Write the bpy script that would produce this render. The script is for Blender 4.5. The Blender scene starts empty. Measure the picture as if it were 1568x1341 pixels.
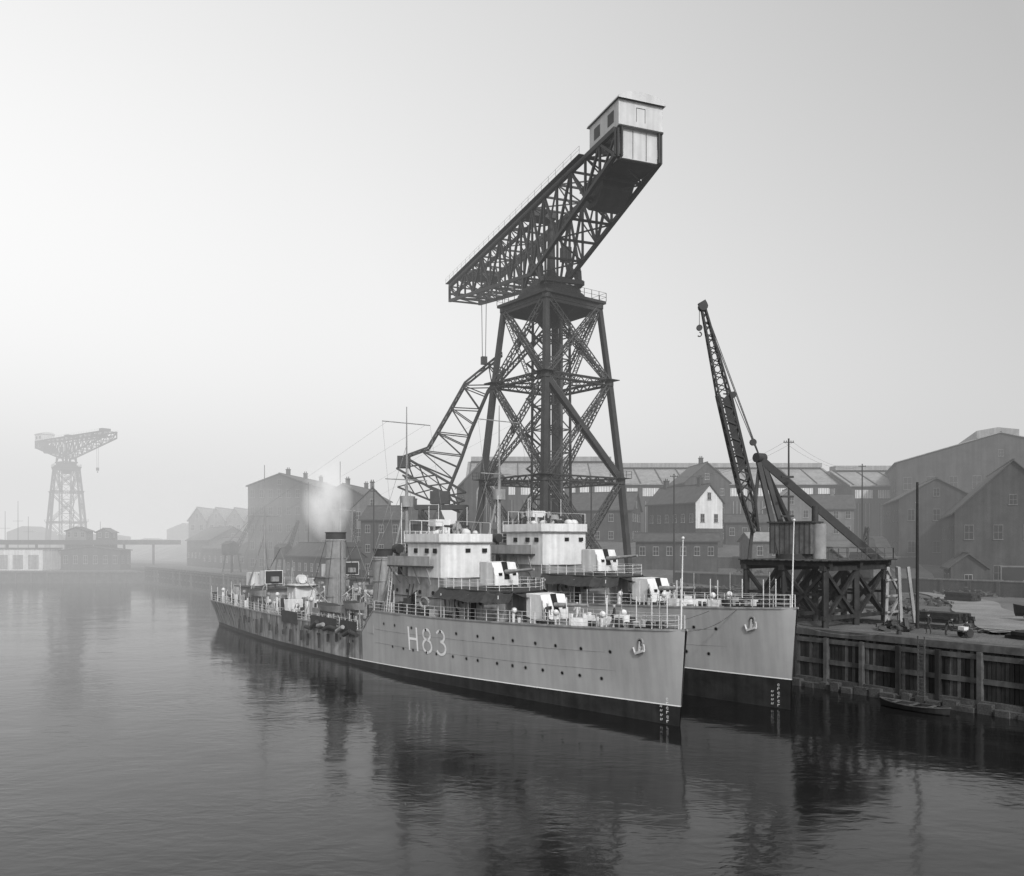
import bpy, math, random
from mathutils import Vector, Matrix
random.seed(7)
R=math.radians
scene=bpy.context.scene
V=Vector

# ------------------------------------------------------------ materials
def nmat(name,col,rough=.75,var=.25,scale=1.0,streak=0,metal=0,bump=0,spec=.3,fine=0):
    m=bpy.data.materials.new(name); m.use_nodes=True
    nt=m.node_tree; n=nt.nodes; l=nt.links
    b=n['Principled BSDF']; b.inputs['Roughness'].default_value=rough
    b.inputs['Metallic'].default_value=metal
    b.inputs['Specular IOR Level'].default_value=spec
    tc=n.new('ShaderNodeTexCoord')
    no=n.new('ShaderNodeTexNoise'); no.inputs['Scale'].default_value=scale; no.inputs['Detail'].default_value=7; no.inputs['Roughness'].default_value=.65
    l.new(tc.outputs['Object'],no.inputs['Vector'])
    mr=n.new('ShaderNodeMapRange'); mr.inputs['From Min'].default_value=.3; mr.inputs['From Max'].default_value=.7
    mr.inputs['To Min'].default_value=col*(1-var); mr.inputs['To Max'].default_value=col*(1+var)
    l.new(no.outputs['Fac'],mr.inputs['Value'])
    out=mr.outputs['Result']
    def mul(o,vec_scale,nscale,lo,hi):
        mp=n.new('ShaderNodeMapping'); mp.inputs['Scale'].default_value=vec_scale
        l.new(tc.outputs['Object'],mp.inputs['Vector'])
        n2=n.new('ShaderNodeTexNoise'); n2.inputs['Scale'].default_value=nscale; n2.inputs['Detail'].default_value=5
        l.new(mp.outputs['Vector'],n2.inputs['Vector'])
        r2=n.new('ShaderNodeMapRange'); r2.inputs['From Min'].default_value=.35; r2.inputs['From Max'].default_value=.65
        r2.inputs['To Min'].default_value=lo; r2.inputs['To Max'].default_value=hi
        l.new(n2.outputs['Fac'],r2.inputs['Value'])
        mm=n.new('ShaderNodeMath'); mm.operation='MULTIPLY'
        l.new(o,mm.inputs[0]); l.new(r2.outputs['Result'],mm.inputs[1]); return mm.outputs[0]
    if streak: out=mul(out,(1,1,.05),1.6,1-streak,1+streak*.5)
    if fine: out=mul(out,(1,1,1),9,1-fine,1+fine)
    cc=n.new('ShaderNodeCombineColor')
    for i in range(3): l.new(out,cc.inputs[i])
    l.new(cc.outputs[0],b.inputs['Base Color'])
    if bump:
        bp=n.new('ShaderNodeBump'); bp.inputs['Strength'].default_value=bump; bp.inputs['Distance'].default_value=.1
        l.new(no.outputs['Fac'],bp.inputs['Height']); l.new(bp.outputs[0],b.inputs['Normal'])
    return m
M_hull=nmat('grey_ship_paint',.33,.6,.10,.25,streak=.10)
M_hull_aft=nmat('weathered_ship_paint',.23,.75,.38,.5,streak=.55)
M_boot=nmat('boot_topping',.022,.6,.4,.8,streak=.3)
M_white=nmat('white_paint',.78,.5,.06,1)
M_light=nmat('pale_grey_paint',.58,.6,.14,.8,streak=.16)
M_mid=nmat('mid_grey_paint',.24,.6,.22,1,streak=.22)
M_dark=nmat('dark_steel',.03,.6,.3,1)
M_black=nmat('black_opening',.008,.6,.2,1)
M_deck=nmat('deck_planking',.18,.8,.35,1.5)
M_crane=nmat('crane_steel',.028,.65,.4,.6)
M_crane_l=nmat('crane_steel_pale',.06,.65,.35,.6)
M_house=nmat('crane_house_sheeting',.46,.6,.10,.5,streak=.12)
M_brick=nmat('dark_brick',.045,.9,.35,.35,streak=.25,fine=.25)
M_brick_l=nmat('pale_brick',.12,.9,.25,.5,streak=.15,fine=.2)
M_render=nmat('whitewashed_wall',.55,.9,.12,.6,streak=.15)
M_slate=nmat('slate_roof',.05,.7,.25,.8,streak=.2)
M_slate_l=nmat('corrugated_roof',.22,.7,.2,.4,streak=.2)
M_glass=nmat('dark_glass',.02,.15,.2,1,spec=.5)
M_timber=nmat('wharf_timber',.022,.85,.45,1.0,streak=.4)
M_timber_l=nmat('weathered_timber',.075,.85,.4,1.2,streak=.3)
M_stone=nmat('quay_stone',.055,.9,.45,.7,fine=.3)
M_ground=nmat('dirt_ground',.085,.95,.5,.10,fine=.4,bump=.3)
M_road=nmat('dirt_track',.17,.95,.3,.3,fine=.25)
M_cloth=nmat('dark_cloth',.04,.9,.3,6)
M_cloth_l=nmat('pale_cloth',.45,.9,.15,6)
M_skin=nmat('skin',.35,.7,.05,6)
M_canvas=nmat('dark_canvas',.035,.9,.3,2)

# ------------------------------------------------------------ mesh builder
class MB:
    def __init__(s): s.v=[];s.f=[];s.m=[];s.sm=[]
    def add(s,vs,fs,m=0,smooth=False):
        o=len(s.v); s.v+= [tuple(p) for p in vs]
        for f in fs: s.f.append([i+o for i in f]); s.m.append(m); s.sm.append(smooth)
    def box(s,x0,x1,y0,y1,z0,z1,m=0):
        s.add([(x0,y0,z0),(x1,y0,z0),(x1,y1,z0),(x0,y1,z0),(x0,y0,z1),(x1,y0,z1),(x1,y1,z1),(x0,y1,z1)],
          [(0,3,2,1),(4,5,6,7),(0,1,5,4),(1,2,6,5),(2,3,7,6),(3,0,4,7)],m)
    def obox(s,c,a,sx,sy,sz,m=0):
        ca,sa=math.cos(a),math.sin(a); vs=[]
        for z in (0,sz):
            for dx,dy in ((-1,-1),(1,-1),(1,1),(-1,1)):
                x=dx*sx/2;y=dy*sy/2; vs.append((c[0]+x*ca-y*sa,c[1]+x*sa+y*ca,c[2]+z))
        s.add(vs,[(0,3,2,1),(4,5,6,7),(0,1,5,4),(1,2,6,5),(2,3,7,6),(3,0,4,7)],m)
    def beam(s,p,q,w,h=None,m=0):
        p=V(p);q=V(q);h=h or w;d=q-p
        if d.length<1e-6:return
        d.normalize(); up=V((0,0,1)) if abs(d.z)<.95 else V((1,0,0))
        a=d.cross(up).normalized(); b=a.cross(d).normalized(); a*=w/2;b*=h/2
        vs=[p-a-b,p+a-b,p+a+b,p-a+b,q-a-b,q+a-b,q+a+b,q-a+b]
        s.add(vs,[(0,3,2,1),(4,5,6,7),(0,1,5,4),(1,2,6,5),(2,3,7,6),(3,0,4,7)],m)
    def cyl(s,p,q,r0,r1=None,n=12,m=0,ry=1):
        p=V(p);q=V(q);r1=r0 if r1 is None else r1;d=(q-p).normalized()
        up=V((0,0,1)) if abs(d.z)<.95 else V((0,1,0))
        a=d.cross(up).normalized(); b=a.cross(d).normalized()
        vs=[];
        for c,r in((p,r0),(q,r1)):
            for i in range(n):
                t=2*math.pi*i/n; vs.append(c+a*(math.cos(t)*r)+b*(math.sin(t)*r*ry))
        s.add(vs,[(i,(i+1)%n,n+(i+1)%n,n+i) for i in range(n)],m,n>6)
        s.add(vs,[tuple(range(n))[::-1],tuple(range(n,2*n))],m)
    def prism(s,prof,y0,y1,m=0):
        n=len(prof); vs=[(x,y0,z) for x,z in prof]+[(x,y1,z) for x,z in prof]
        s.add(vs,[(i,(i+1)%n,n+(i+1)%n,n+i) for i in range(n)]+[tuple(range(n))[::-1],tuple(range(n,2*n))],m)
    def vprism(s,pl,z0,z1,m=0):
        n=len(pl); vs=[(x,y,z0) for x,y in pl]+[(x,y,z1) for x,y in pl]
        s.add(vs,[(i,(i+1)%n,n+(i+1)%n,n+i) for i in range(n)]+[tuple(range(n))[::-1],tuple(range(n,2*n))],m)
    def lattice(s,p,q,w,th,n=None,w2=None,m=0,flat=False):
        p=V(p);q=V(q);d=q-p;L=d.length;d.normalize();w2=w if w2 is None else w2
        up=V((0,0,1)) if abs(d.z)<.95 else V((1,0,0))
        a=d.cross(up).normalized(); b=a.cross(d).normalized()
        n=n or max(2,int(L/(max(w,w2)*1.1)))
        cs=[(1,1),(1,-1),(-1,-1),(-1,1)] if not flat else [(0,1),(0,-1)]
        def P(i,c):
            t=i/n; ww=(w+(w2-w)*t)/2; return p+d*(L*t)+a*(c[0]*ww)+b*(c[1]*ww)
        for c in cs: s.beam(P(0,c),P(n,c),th,m=m)
        k=len(cs)
        for j in range(k if not flat else 1):
            c0,c1=cs[j],cs[(j+1)%k]
            for i in range(n):
                if (i+j)%2: s.beam(P(i,c0),P(i+1,c1),th*.6,m=m)
                else: s.beam(P(i,c1),P(i+1,c0),th*.6,m=m)
    def sphere(s,c,r,nu=10,nv=7,m=0,sc=(1,1,1)):
        vs=[];fs=[]
        for j in range(nv+1):
            ph=math.pi*j/nv
            for i in range(nu):
                th=2*math.pi*i/nu
                vs.append((c[0]+r*sc[0]*math.sin(ph)*math.cos(th),c[1]+r*sc[1]*math.sin(ph)*math.sin(th),c[2]+r*sc[2]*math.cos(ph)))
        for j in range(nv):
            for i in range(nu):
                fs.append((j*nu+i,(j+1)*nu+i,(j+1)*nu+(i+1)%nu,j*nu+(i+1)%nu))
        s.add(vs,fs,m,True)
    def rail(s,pts,h=1.0,step=1.6,th=.05,n=3,m=0):
        for a,b in zip(pts[:-1],pts[1:]):
            a=V(a);b=V(b);L=(b-a).length;k=max(1,int(round(L/step)))
            for i in range(k+1):
                p=a.lerp(b,i/k); s.beam(p,p+V((0,0,h)),th,m=m)
            for j in range(1,n+1):
                o=V((0,0,h*j/n)); s.beam(a+o,b+o,th*.6,m=m)
def obj(name,mb,mats,parent=None,world=False,rotz=None,loc=None):
    me=bpy.data.meshes.new(name)
    vs=mb.v
    if world and parent is not None:
        inv=parent.matrix_basis.inverted(); vs=[tuple(inv@V(v)) for v in vs]
    me.from_pydata(vs,[],mb.f)
    if not isinstance(mats,(list,tuple)): mats=[mats]
    for x in mats: me.materials.append(x)
    me.polygons.foreach_set('material_index',mb.m)
    me.polygons.foreach_set('use_smooth',mb.sm); me.update()
    o=bpy.data.objects.new(name,me); scene.collection.objects.link(o)
    if parent is not None: o.parent=parent
    if rotz is not None: o.rotation_euler=(0,0,rotz)
    if loc is not None: o.location=loc
    return o
def group(name,loc=(0,0,0),rotz=0):
    e=bpy.data.objects.new(name,None); scene.collection.objects.link(e)
    e.matrix_basis=Matrix.Translation(loc)@Matrix.Rotation(rotz,4,'Z'); e.empty_display_size=1
    return e
DA=math.atan2(.798,-.603); BX,BY=12.2,61.7
def D(s,t,z=0): return V((BX-.603*s-.798*t,BY+.798*s-.603*t,z))
def sm(x): x=max(0,min(1,x)); return x*x*(3-2*x)

# ------------------------------------------------------------ destroyers
FB=38.3
def zdk(s):
    if s<=FB: return 6.15+.9*(1-max(s,0)/FB)**2
    if s<=40.8: return 6.15-2.35*sm((s-FB)/2.5)
    return 3.8+.25*((s-41)/60)**2
def bd(s):
    if s<32: return .12+4.6*(max(0,s)/32)**.62
    if s<66: return 4.72
    if s<93: return 4.72-1.1*((s-66)/27)**1.6
    return max(.05,3.62*math.sqrt(max(0,1-((s-93)/8)**2)))
def bw(s):
    if s<42: return .05+4.55*math.sin(math.pi/2*s/42)**1.05
    if s<62: return 4.6
    if s<93: return 4.6-2.3*((s-62)/31)**1.7
    return max(.03,2.3*math.sqrt(max(0,1-((s-93)/8)**2)))
def hb(s,z):
    t=max(0,min(1,z/zdk(s))); return bw(s)+(bd(s)-bw(s))*t**1.35
def hx(s,z):
    zz=z/zdk(s)
    return s-.6*max(0,zz)*max(0,1-s/8)-2.2*max(0,min(1,1-zz))*max(0,(s-93)/8)
def hullmesh(zb,zlow):
    mb=MB()
    st=[0,.3,.8,1.5,2.5]+[4+i*2 for i in range(17)]+[37.2,38.3,38.9,39.5,40.1,40.8,42,44]+[46+i*3 for i in range(15)]+[90,92,93,94.5,96,97.5,98.7,99.6,100.3,100.8,101]
    for side in (1,-1):
        rows=[]
        for s in st:
            b=zb(s); zd=zdk(s); zs=[zlow,zlow*.5,0,b,b+.09]+[b+.09+(zd-b-.09)*k/6 for k in range(1,7)]
            rows.append([(hx(s,z),side*hb(s,z),z) for z in zs])
        n=len(rows[0])
        for i in range(len(st)-1):
            for j in range(n-1):
                q=[rows[i][j],rows[i+1][j],rows[i+1][j+1],rows[i][j+1]]
                if side<0: q=q[::-1]
                m=1 if j<3 else (2 if j==3 and st[i]<44 else (0 if st[i]<FB+2.4 else 3))
                if j==3 and st[i]>=44: m=3
                mb.add(q,[(0,1,2,3)],m,False)
    key={};nv=[];idx=[]
    for v in mb.v:
        k=(round(v[0],4),round(v[1],4),round(v[2],4))
        if k not in key: key[k]=len(nv); nv.append(v)
        idx.append(key[k])
    ff=[];mm=[]
    for f,m in zip(mb.f,mb.m):
        g=[];
        for i in f:
            if idx[i] not in g:g.append(idx[i])
        if len(g)>2: ff.append(g);mm.append(m)
    mb.v=nv;mb.f=ff;mb.m=mm;mb.sm=[True]*len(ff)
    return mb
def decks(mb,s0,s1,k,dz=-.06,m=0):
    for i in range(k):
        a=s0+(s1-s0)*i/k;b=s0+(s1-s0)*(i+1)/k
        za=zdk(min(a,FB)) if s1<=FB else zdk(max(a,41)); z2=zdk(min(b,FB)) if s1<=FB else zdk(max(b,41))
        ba,bb=bd(a)-.03,bd(b)-.03
        mb.add([(hx(a,za),-ba,za+dz),(hx(a,za),ba,za+dz),(hx(b,z2),bb,z2+dz),(hx(b,z2),-bb,z2+dz)],[(0,3,2,1)],m)
def gun(mb,s,z,d=-1,el=4,w=1.35):
    mb.cyl((s,0,z),(s,0,z+1.2),.75,.5,12,1)
    pr=[(s+d*1.3,z+.35),(s+d*1.25,z+1.3),(s+d*.75,z+2.45),(s-d*1.2,z+2.5),(s-d*1.2,z+.5),(s-d*.2,z+.3)]
    mb.prism(pr,-w,w,0)
    mb.box(min(s-d*1.22,s-d*1.24),max(s-d*1.22,s-d*1.24),-w+.1,w-.1,z+.6,z+2.4,2)
    mb.beam((s+d*1.30,0,z+.9),(s+d*.80,0,z+2.5),.55,.16,2)
    for y in(-w-.02,w+.02):
        mb.beam((s+d*1.1,y,z+.45),(s+d*1.05,y,z+2.0),.05,.05,1); mb.beam((s-d*1.1,y,z+.6),(s-d*1.1,y,z+2.4),.05,.05,1)
    for y in(-.85,.75): mb.box(min(s+d*1.27,s+d*1.20)-.06,max(s+d*1.27,s+d*1.20)+.01,y-.2,y+.15,z+1.25,z+1.5,2)
    e=R(el)
    p=V((s+d*.9,0,z+1.55)); q=p+V((d*math.cos(e)*4.4,0,math.sin(e)*4.4)); mid=p.lerp(q,.35)
    mb.cyl(p,mid,.24,.2,10,1); mb.cyl(mid,q,.17,.11,10,1)
    mb.box(s-1.9*abs(d) if d>0 else s+1.2,s-1.2 if d>0 else s+1.9,-.5,.5,z+.9,z+1.6,1)
def boat(mb,c,L,w,h,m=0,m2=1,ax='x',cover=True):
    n=12;rows=[]
    for i in range(n+1):
        u=i/n*2-1; b=w/2*(1-abs(u)**2.4); zt=h+.25*h*u*u; x=u*L/2
        rows.append([(x,-b,zt),(x*.97,-b*.75,h*.35),(x*.93,0,0),(x*.97,b*.75,h*.35),(x,b,zt)])
    def tr(p): 
        return (c[0]+p[0],c[1]+p[1],c[2]+p[2]) if ax=='x' else (c[0]+p[1],c[1]+p[0],c[2]+p[2])
    for i in range(n):
        for j in range(4):
            mb.add([tr(rows[i][j]),tr(rows[i+1][j]),tr(rows[i+1][j+1]),tr(rows[i][j+1])],[(0,1,2,3)],m,True)
        a,b=rows[i],rows[i+1]
        if cover:
            ra=(a[0][0],0,a[0][2]+.3*h*(1-abs(i/n*2-1)));rb=(b[0][0],0,b[0][2]+.3*h*(1-abs((i+1)/n*2-1)))
            mb.add([tr(a[0]),tr(b[0]),tr(rb),tr(ra)],[(0,1,2,3)],m2,True); mb.add([tr(a[4]),tr(ra),tr(rb),tr(b[4])],[(0,1,2,3)],m2,True)
        else:
            mb.beam(tr(a[0]),tr(b[0]),.08,m=m2);mb.beam(tr(a[4]),tr(b[4]),.08,m=m2)
            if i in(3,6,9): mb.beam(tr(a[0]),tr(a[4]),.25,.05,m=m2)
def glyph(mb,strokes,s_left,z0,W,H,w,m=0):
    for st in strokes:
        pts=[]
        for a,b in zip(st[:-1],st[1:]):
            for k in range(4): pts.append((a[0]+(b[0]-a[0])*k/4,a[1]+(b[1]-a[1])*k/4))
        pts.append(st[-1])
        P=[(s_left-p[0]*W,z0+p[1]*H) for p in pts]
        for (a,b) in zip(P[:-1],P[1:]):
            d=V((b[0]-a[0],b[1]-a[1]));d.normalize(); n=V((-d.y,d.x))*w/2
            e=d*w*.15
            q=[(a[0]-e.x+n.x,a[1]-e.y+n.y),(a[0]-e.x-n.x,a[1]-e.y-n.y),(b[0]+e.x-n.x,b[1]+e.y-n.y),(b[0]+e.x+n.x,b[1]+e.y+n.y)]
            mb.add([(x,hb(x,z)+.03,z) for x,z in q],[(0,1,2,3)],m)
def arc(cx,cz,rx,rz,a0,a1,n=12): return [(cx+rx*math.cos(R(a0+(a1-a0)*i/n)),cz+rz*math.sin(R(a0+(a1-a0)*i/n))) for i in range(n+1)]
GL={'H':[[(0,0),(0,1)],[(1,0),(1,1)],[(0,.5),(1,.5)]],
 '8':[arc(.5,.27,.5,.27,0,360,20),arc(.5,.77,.42,.23,0,360,20)],
 '3':[arc(.45,.77,.45,.23,150,-90),arc(.45,.27,.52,.27,90,-150)]}

def build_ship(s0,t0,z0,zbf,zlow,number,rng):
    o=D(s0,t0,z0); g=group('destroyer',o,DA)
    obj('hull',hullmesh(zbf,zlow),[M_hull,M_boot,M_white,M_hull_aft],g)
    mb=MB(); decks(mb,0,FB,24); decks(mb,FB,101,40)
    mb.box(FB-.02,FB+.03,-4.68,4.68,3.7,6.1,1)
    obj('decks',mb,[M_deck,M_mid],g)
    mb=MB()
    for side in (1,-1):
        ss=[0,1,2,3.5,5,7,9,12,15,18,21,24,27,30,33,36,38.3,39.5,40.8]+list(range(43,92,3))+[92,94,96,98,99.5,100.5]
        for a,b in zip(ss[:-1],ss[1:]):
            za,zz=zdk(a),zdk(b); mb.beam((hx(a,za),side*bd(a),za),(hx(b,zz),side*bd(b),zz),.12,.14)
        for dz in(1.9,3.3):
            for a,b in zip(range(3,38,1),range(4,39,1)):
                mb.beam((a,side*(hb(a,zdk(a)-dz)),zdk(a)-dz),(b,side*(hb(b,zdk(b)-dz)),zdk(b)-dz),.03,.03)
    obj('gunwale',mb,M_mid,g)
    mb=MB()
    for side in (1,-1):
        for z,ss in ((2.75,[7+1.95*i for i in range(15)]),(4.95,[6.0+2.5*i for i in range(13)])):
            for s in ss:
                s+=rng.uniform(-.35,.35)
                for rr,off,m in ((.19,.02,1),(.13,.035,0)):
                    vs=[(s+rr*math.cos(k*math.pi/5),side*(hb(s+rr*math.cos(k*math.pi/5),z+rr*math.sin(k*math.pi/5))+off),z+rr*math.sin(k*math.pi/5)) for k in range(10)]
                    mb.add(vs,[tuple(range(10))],m)
        for s in [43+3.1*i for i in range(16)]:
            z=2.5; rr=.15
            vs=[(s+rr*math.cos(k*math.pi/5),side*(hb(s,z)+.03),z+rr*math.sin(k*math.pi/5)) for k in range(10)]
            mb.add(vs,[tuple(range(10))],0)
    obj('portholes',mb,[M_black,M_mid],g)
    if number:
        mb=MB()
        for ch,s in (('H',31.2),('8',28.9),('3',26.7)): glyph(mb,GL[ch],s,2.75,1.35,2.25,.25)
        obj('pennant_number',mb,M_white,g)
    mb=MB()
    for i in range(6):
        z=.15+i*.33-z0
        s=.95
        glyph(mb,[arc(.5,.5,.5,.5,30,330,8)] if i%2 else [[(0,0),(0,1),(1,1)]],s+.1,z,.16,.17,.05)
    for i in range(4):
        z=.25+i*.33-z0; glyph(mb,[[(0,0),(.2,1)],[(.5,0),(.8,1)]],1.6,z,.22,.15,.04)
    obj('draught_marks',mb,M_white,g)
    mb=MB()
    for side in (1,-1):
        s=2.9;z=5.7;y=side*(hb(s,z)+.12)
        mb.cyl((s,y-side*.35,z+.25),(s,y+side*.05,z+.25),.34,.3,12,1); mb.cyl((s,y-side*.3,z+.25),(s,y+side*.06,z+.25),.2,.2,10,2)
        mb.beam((s,y,z+.3),(s+.1,y,z-.55),.15,m=0)
        mb.beam((s-.4,y,z-.35),(s+.5,y,z-.65),.18,m=0)
        mb.beam((s-.4,y,z-.35),(s-.45,y+side*.12,z+.1),.12,m=0); mb.beam((s+.5,y,z-.65),(s+.6,y+side*.12,z-.2),.12,m=0)
    obj('anchors',mb,[M_light,M_mid,M_black],g)
    mb=MB()
    zf=lambda s:zdk(s)-.06
    mb.beam((9.5,-2.2,zf(9)+.3),(8.3,0,zf(9)+.35),.08,.7,0); mb.beam((9.5,2.2,zf(9)+.3),(8.3,0,zf(9)+.35),.08,.7,0)
    for t in(-.7,.7):
        mb.cyl((5.6,t,zf(5)),(5.6,t,zf(5)+.75),.38,.3,12,1); mb.beam((5.6,t,zf(5)+.1),(2.2,t*.8,zf(2)+.1),.12,m=1)
    mb.box(10.3,11.6,-.6,.6,zf(11),zf(11)+.55,0)
    for s in (2.2,4,7.5,11.8,25):
        for sd in(-1,1):
            y=sd*(bd(s)-.45)
            for k in(0,.5): mb.cyl((s+k,y,zf(s)),(s+k,y,zf(s)+.5),.13,.15,8,1)
    for s,t in ((7,1.2),(7.3,-1.4),(12.2,1.6),(17.5,1.9),(17.2,-2)):
        mb.cyl((s,t,zf(s)),(s,t,zf(s)+1.0),.14,.14,8,0); mb.sphere((s-.12,t,zf(s)+1.05),.26,8,6,0)
    for k in range(44):
        s=rng.uniform(3.5,27); w=bd(s)-.7; t=rng.uniform(-w,w)
        if abs(t)<1.6 and 12<s<18: continue
        h=rng.uniform(.25,1.0)
        if rng.random()<.5: mb.cyl((s,t,zf(s)),(s,t,zf(s)+h),.12+rng.random()*.25,.18,9,rng.choice([0,1,2]))
        else: mb.obox((s,t,zf(s)),rng.uniform(0,1),rng.uniform(.3,1.1),rng.uniform(.3,.8),h,rng.choice([0,1,2]))
    for k in range(4):
        s=rng.uniform(4,17); t=rng.choice([-1,1])*rng.uniform(1.6,bd(s)-.7)
        for q in range(3): mb.cyl((s,t,zf(s)+q*.09),(s,t,zf(s)+q*.09+.08),.45-q*.04,.45-q*.04,12,2)
    mb.cyl((-.1,0,7),(-.3,0,7+(6.6 if number else 7)),.07,.04,6,0)
    mb.sphere((-.3,0,13.7 if number else 14.05),.12,6,4,0)
    obj('forecastle_fittings',mb,[M_light,M_dark,M_mid],g)
    mb=MB(); gun(mb,15.2,zf(15),-1,3); gun(mb,22.3,9.05,-1,5)
    gun(mb,79,6.7,1,3); gun(mb,90,3.85,1,2)
    obj('guns',mb,[M_light,M_mid,M_black],g)
    mb=MB()
    mb.vprism([(19.6,-1.4),(19.2,0),(19.6,1.4),(21,2.6),(27.2,2.7),(27.2,-2.7),(21,-2.6)],6.1,8.88,0)
    pl=[(18.0,-1.6),(17.6,0),(18.0,1.6),(19.6,3.3),(27.2,3.5),(27.2,-3.5),(19.6,-3.3)]
    mb.vprism(pl,8.9,9.04,1)
    for s in (18.4,20.5,23,26):
        for sd in(-1,1): mb.beam((s,sd*(3.1 if s>19 else 1.4),6.1),(s,sd*(3.1 if s>19 else 1.4),8.9),.09,m=0)
    for sd in (-1,1):
        for s in(22.2,25): mb.box(s,s+.75,sd*2.68-.04,sd*2.68+.04,6.3,8.2,2)
        for s in(21.5,24.3): mb.cyl((s,sd*2.6,7.8),(s,sd*2.74,7.8),.18,.18,10,2)
    obj('gun_deckhouse',mb,[M_mid,M_dark,M_black],g)
    mb=MB(); mb.rail([(p[0]+.05,p[1],9.04) for p in (pl[4],pl[3],pl[2],pl[1],pl[0],pl[6],pl[5])],1.0,1.2,.045)
    obj('gun_deck_rails',mb,M_light,g)
    mb=MB()
    def aw(P,n=6):
        a,b,c,d=[V(x) for x in P]; rows=[]
        for i in range(n+1):
            u=i/n; r=[]
            for j in range(4):
                v=j/3; p=a.lerp(b,u).lerp(d.lerp(c,u),v); p.z-=.22*math.sin(math.pi*((u*2)%1))*math.sin(math.pi*(.25+.5*v)); r.append(p)
            rows.append(r)
        for i in range(n):
            for j in range(3): mb.add([rows[i][j],rows[i+1][j],rows[i+1][j+1],rows[i][j+1]],[(0,1,2,3)],0,True)
    aw(((17.4,2.0,8.95),(19.6,3.35,9.0),(19.2,4.3,8.1),(16.6,3.0,8.2)))
    aw(((19.6,3.35,9.0),(27,3.55,9.0),(27,4.4,8.25),(19.2,4.3,8.1)))
    aw(((19.6,-3.35,9.0),(27,-3.55,9.0),(27,-4.4,8.25),(19.2,-4.3,8.1)))
    aw(((15.9,-2.2,8.7),(15.9,2.2,8.7),(18.2,1.7,8.98),(18.2,-1.7,8.98)))
    obj('canvas_awning',mb,M_canvas,g)
    # bridge
    mb=MB()
    mb.vprism([(27.3,-2.9),(27.3,2.9),(37.2,3.1),(37.2,-3.1)],6.1,9.9,0)
    mb.vprism([(27.2,-2.5),(27.0,0),(27.2,2.5),(27.7,3.0),(33.8,3.1),(33.8,-3.1),(27.7,-3.0)],9.9,13.3,1)
    mb.vprism([(28.9,-3.6),(28.9,3.6),(33.5,4.5),(35.6,4.5),(35.6,-4.5),(33.5,-4.5)],10.9,11.03,3)
    mb.vprism([(26.9,-2.6),(26.7,0),(26.9,2.6),(27.6,3.2),(34.2,3.3),(34.2,-3.3),(27.6,-3.2)],13.3,13.4,0)
    mb.vprism([(34,-2.4),(34,2.4),(37,2.4),(37,-2.4)],9.9,12.2,0)
    pts=[(34.2,-3.25),(27.7,-3.15),(27.0,-2.55),(26.8,0),(27.0,2.55),(27.7,3.15),(34.2,3.25)]
    for a,b in zip(pts[:-1],pts[1:]): mb.beam((a[0],a[1],13.8),(b[0],b[1],13.8),.06,.78,1)
    for a,b in (((28.9,3.55),(33.5,4.45)),((33.5,4.45),(35.6,4.45))):
        for sd in(1,-1): mb.beam((a[0],sd*a[1],11.5),(b[0],sd*b[1],11.5),.05,.95,0)
    for y in(-1.7,.3): mb.box(26.97,27.06,y-.3,y+.25,12.35,12.75,2)
    for s in (28.6,30.1,32.2):
        for sd in(-1,1): mb.box(s-.3,s+.3,sd*3.1-.05,sd*3.1+.05,12.3,12.75,2)
    for s in (29,31.5,34,36):
        for sd in(-1,1):
            mb.cyl((s,sd*3.02,8.4),(s,sd*3.12,8.4),.2,.2,10,2)
    for sd in(-1,1):
        mb.box(32.3,33.1,sd*3.08-.06,sd*3.08+.06,6.2,8.1,2); mb.box(35.0,35.8,sd*3.1-.06,sd*3.1+.06,10,11.9 ,2)
        mb.beam((27.3,sd*2.95,7.9),(37.2,sd*3.15,7.9),.06,.06,3)
        for s in(29.4,31.5,33.7,35.4): mb.beam((s,sd*3.1,9.2),(s,sd*(3.5+.2*(s-29)*.7),10.9),.1,m=0)
        for k in range(6): mb.obox((28.2+k*1.7,sd*3.45,6.1),0,rng.uniform(.4,1.1),.5,rng.uniform(.5,1.9),rng.choice([0,1,3]))
        for k in range(5): mb.cyl((rng.uniform(28,37),sd*3.2,rng.uniform(6.6,9.4)),(rng.uniform(28,37),sd*3.25,rng.uniform(6.6,9.6)),.05,.05,6,3)
    # top hamper
    mb.cyl((29.2,.2,13.4),(29.2,.2,14.7),.35,.3,12,1); mb.cyl((29.2,.2,14.7),(29.2,.2,15.2),.6,.45,12,0)
    mb.beam((29.2,-1.3,14.95),(29.2,1.6,14.95),.22,m=3)
    mb.cyl((32.6,0,13.4),(32.6,0,15.0),.45,.45,12,0); mb.box(32.0,33.2,-.9,.9,15.0,15.7,1)
    mb.box(30.6,31.6,-1.9,-.9,13.4,14.8,0); mb.box(31.0,31.9,1.0,1.8,13.4,14.5,1)
    for k in range(18):
        a_,b_=rng.uniform(27.4,33.8),rng.uniform(-2.8,2.8); mb.cyl((a_,b_,13.4),(a_,b_,13.4+rng.uniform(1.0,2.2)),.08,.14,8,rng.choice([0,1,3]))
    for k in range(7): mb.sphere((rng.uniform(28,33.6),rng.uniform(-2.6,2.6),14.3),rng.uniform(.25,.5),8,6,rng.choice([1,1,3]),(1.3,1,.9))
    for t in(3.8,-3.8):
        mb.cyl((34.6,t,11),(34.6,t,12.4),.2,.2,8,3); mb.cyl((34.2,t,12.7),(35.0,t,12.7),.5,.5,12,3)
    for k in range(12):
        a_,b_=rng.uniform(34.4,37),rng.uniform(-2.2,2.2); mb.obox((a_,b_,12.2),rng.random(),.4,.5,rng.uniform(.5,1.5),rng.choice([0,1,3]))
    obj('bridge',mb,[M_mid,M_light,M_black,M_dark],g)
    mb=MB()
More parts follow.
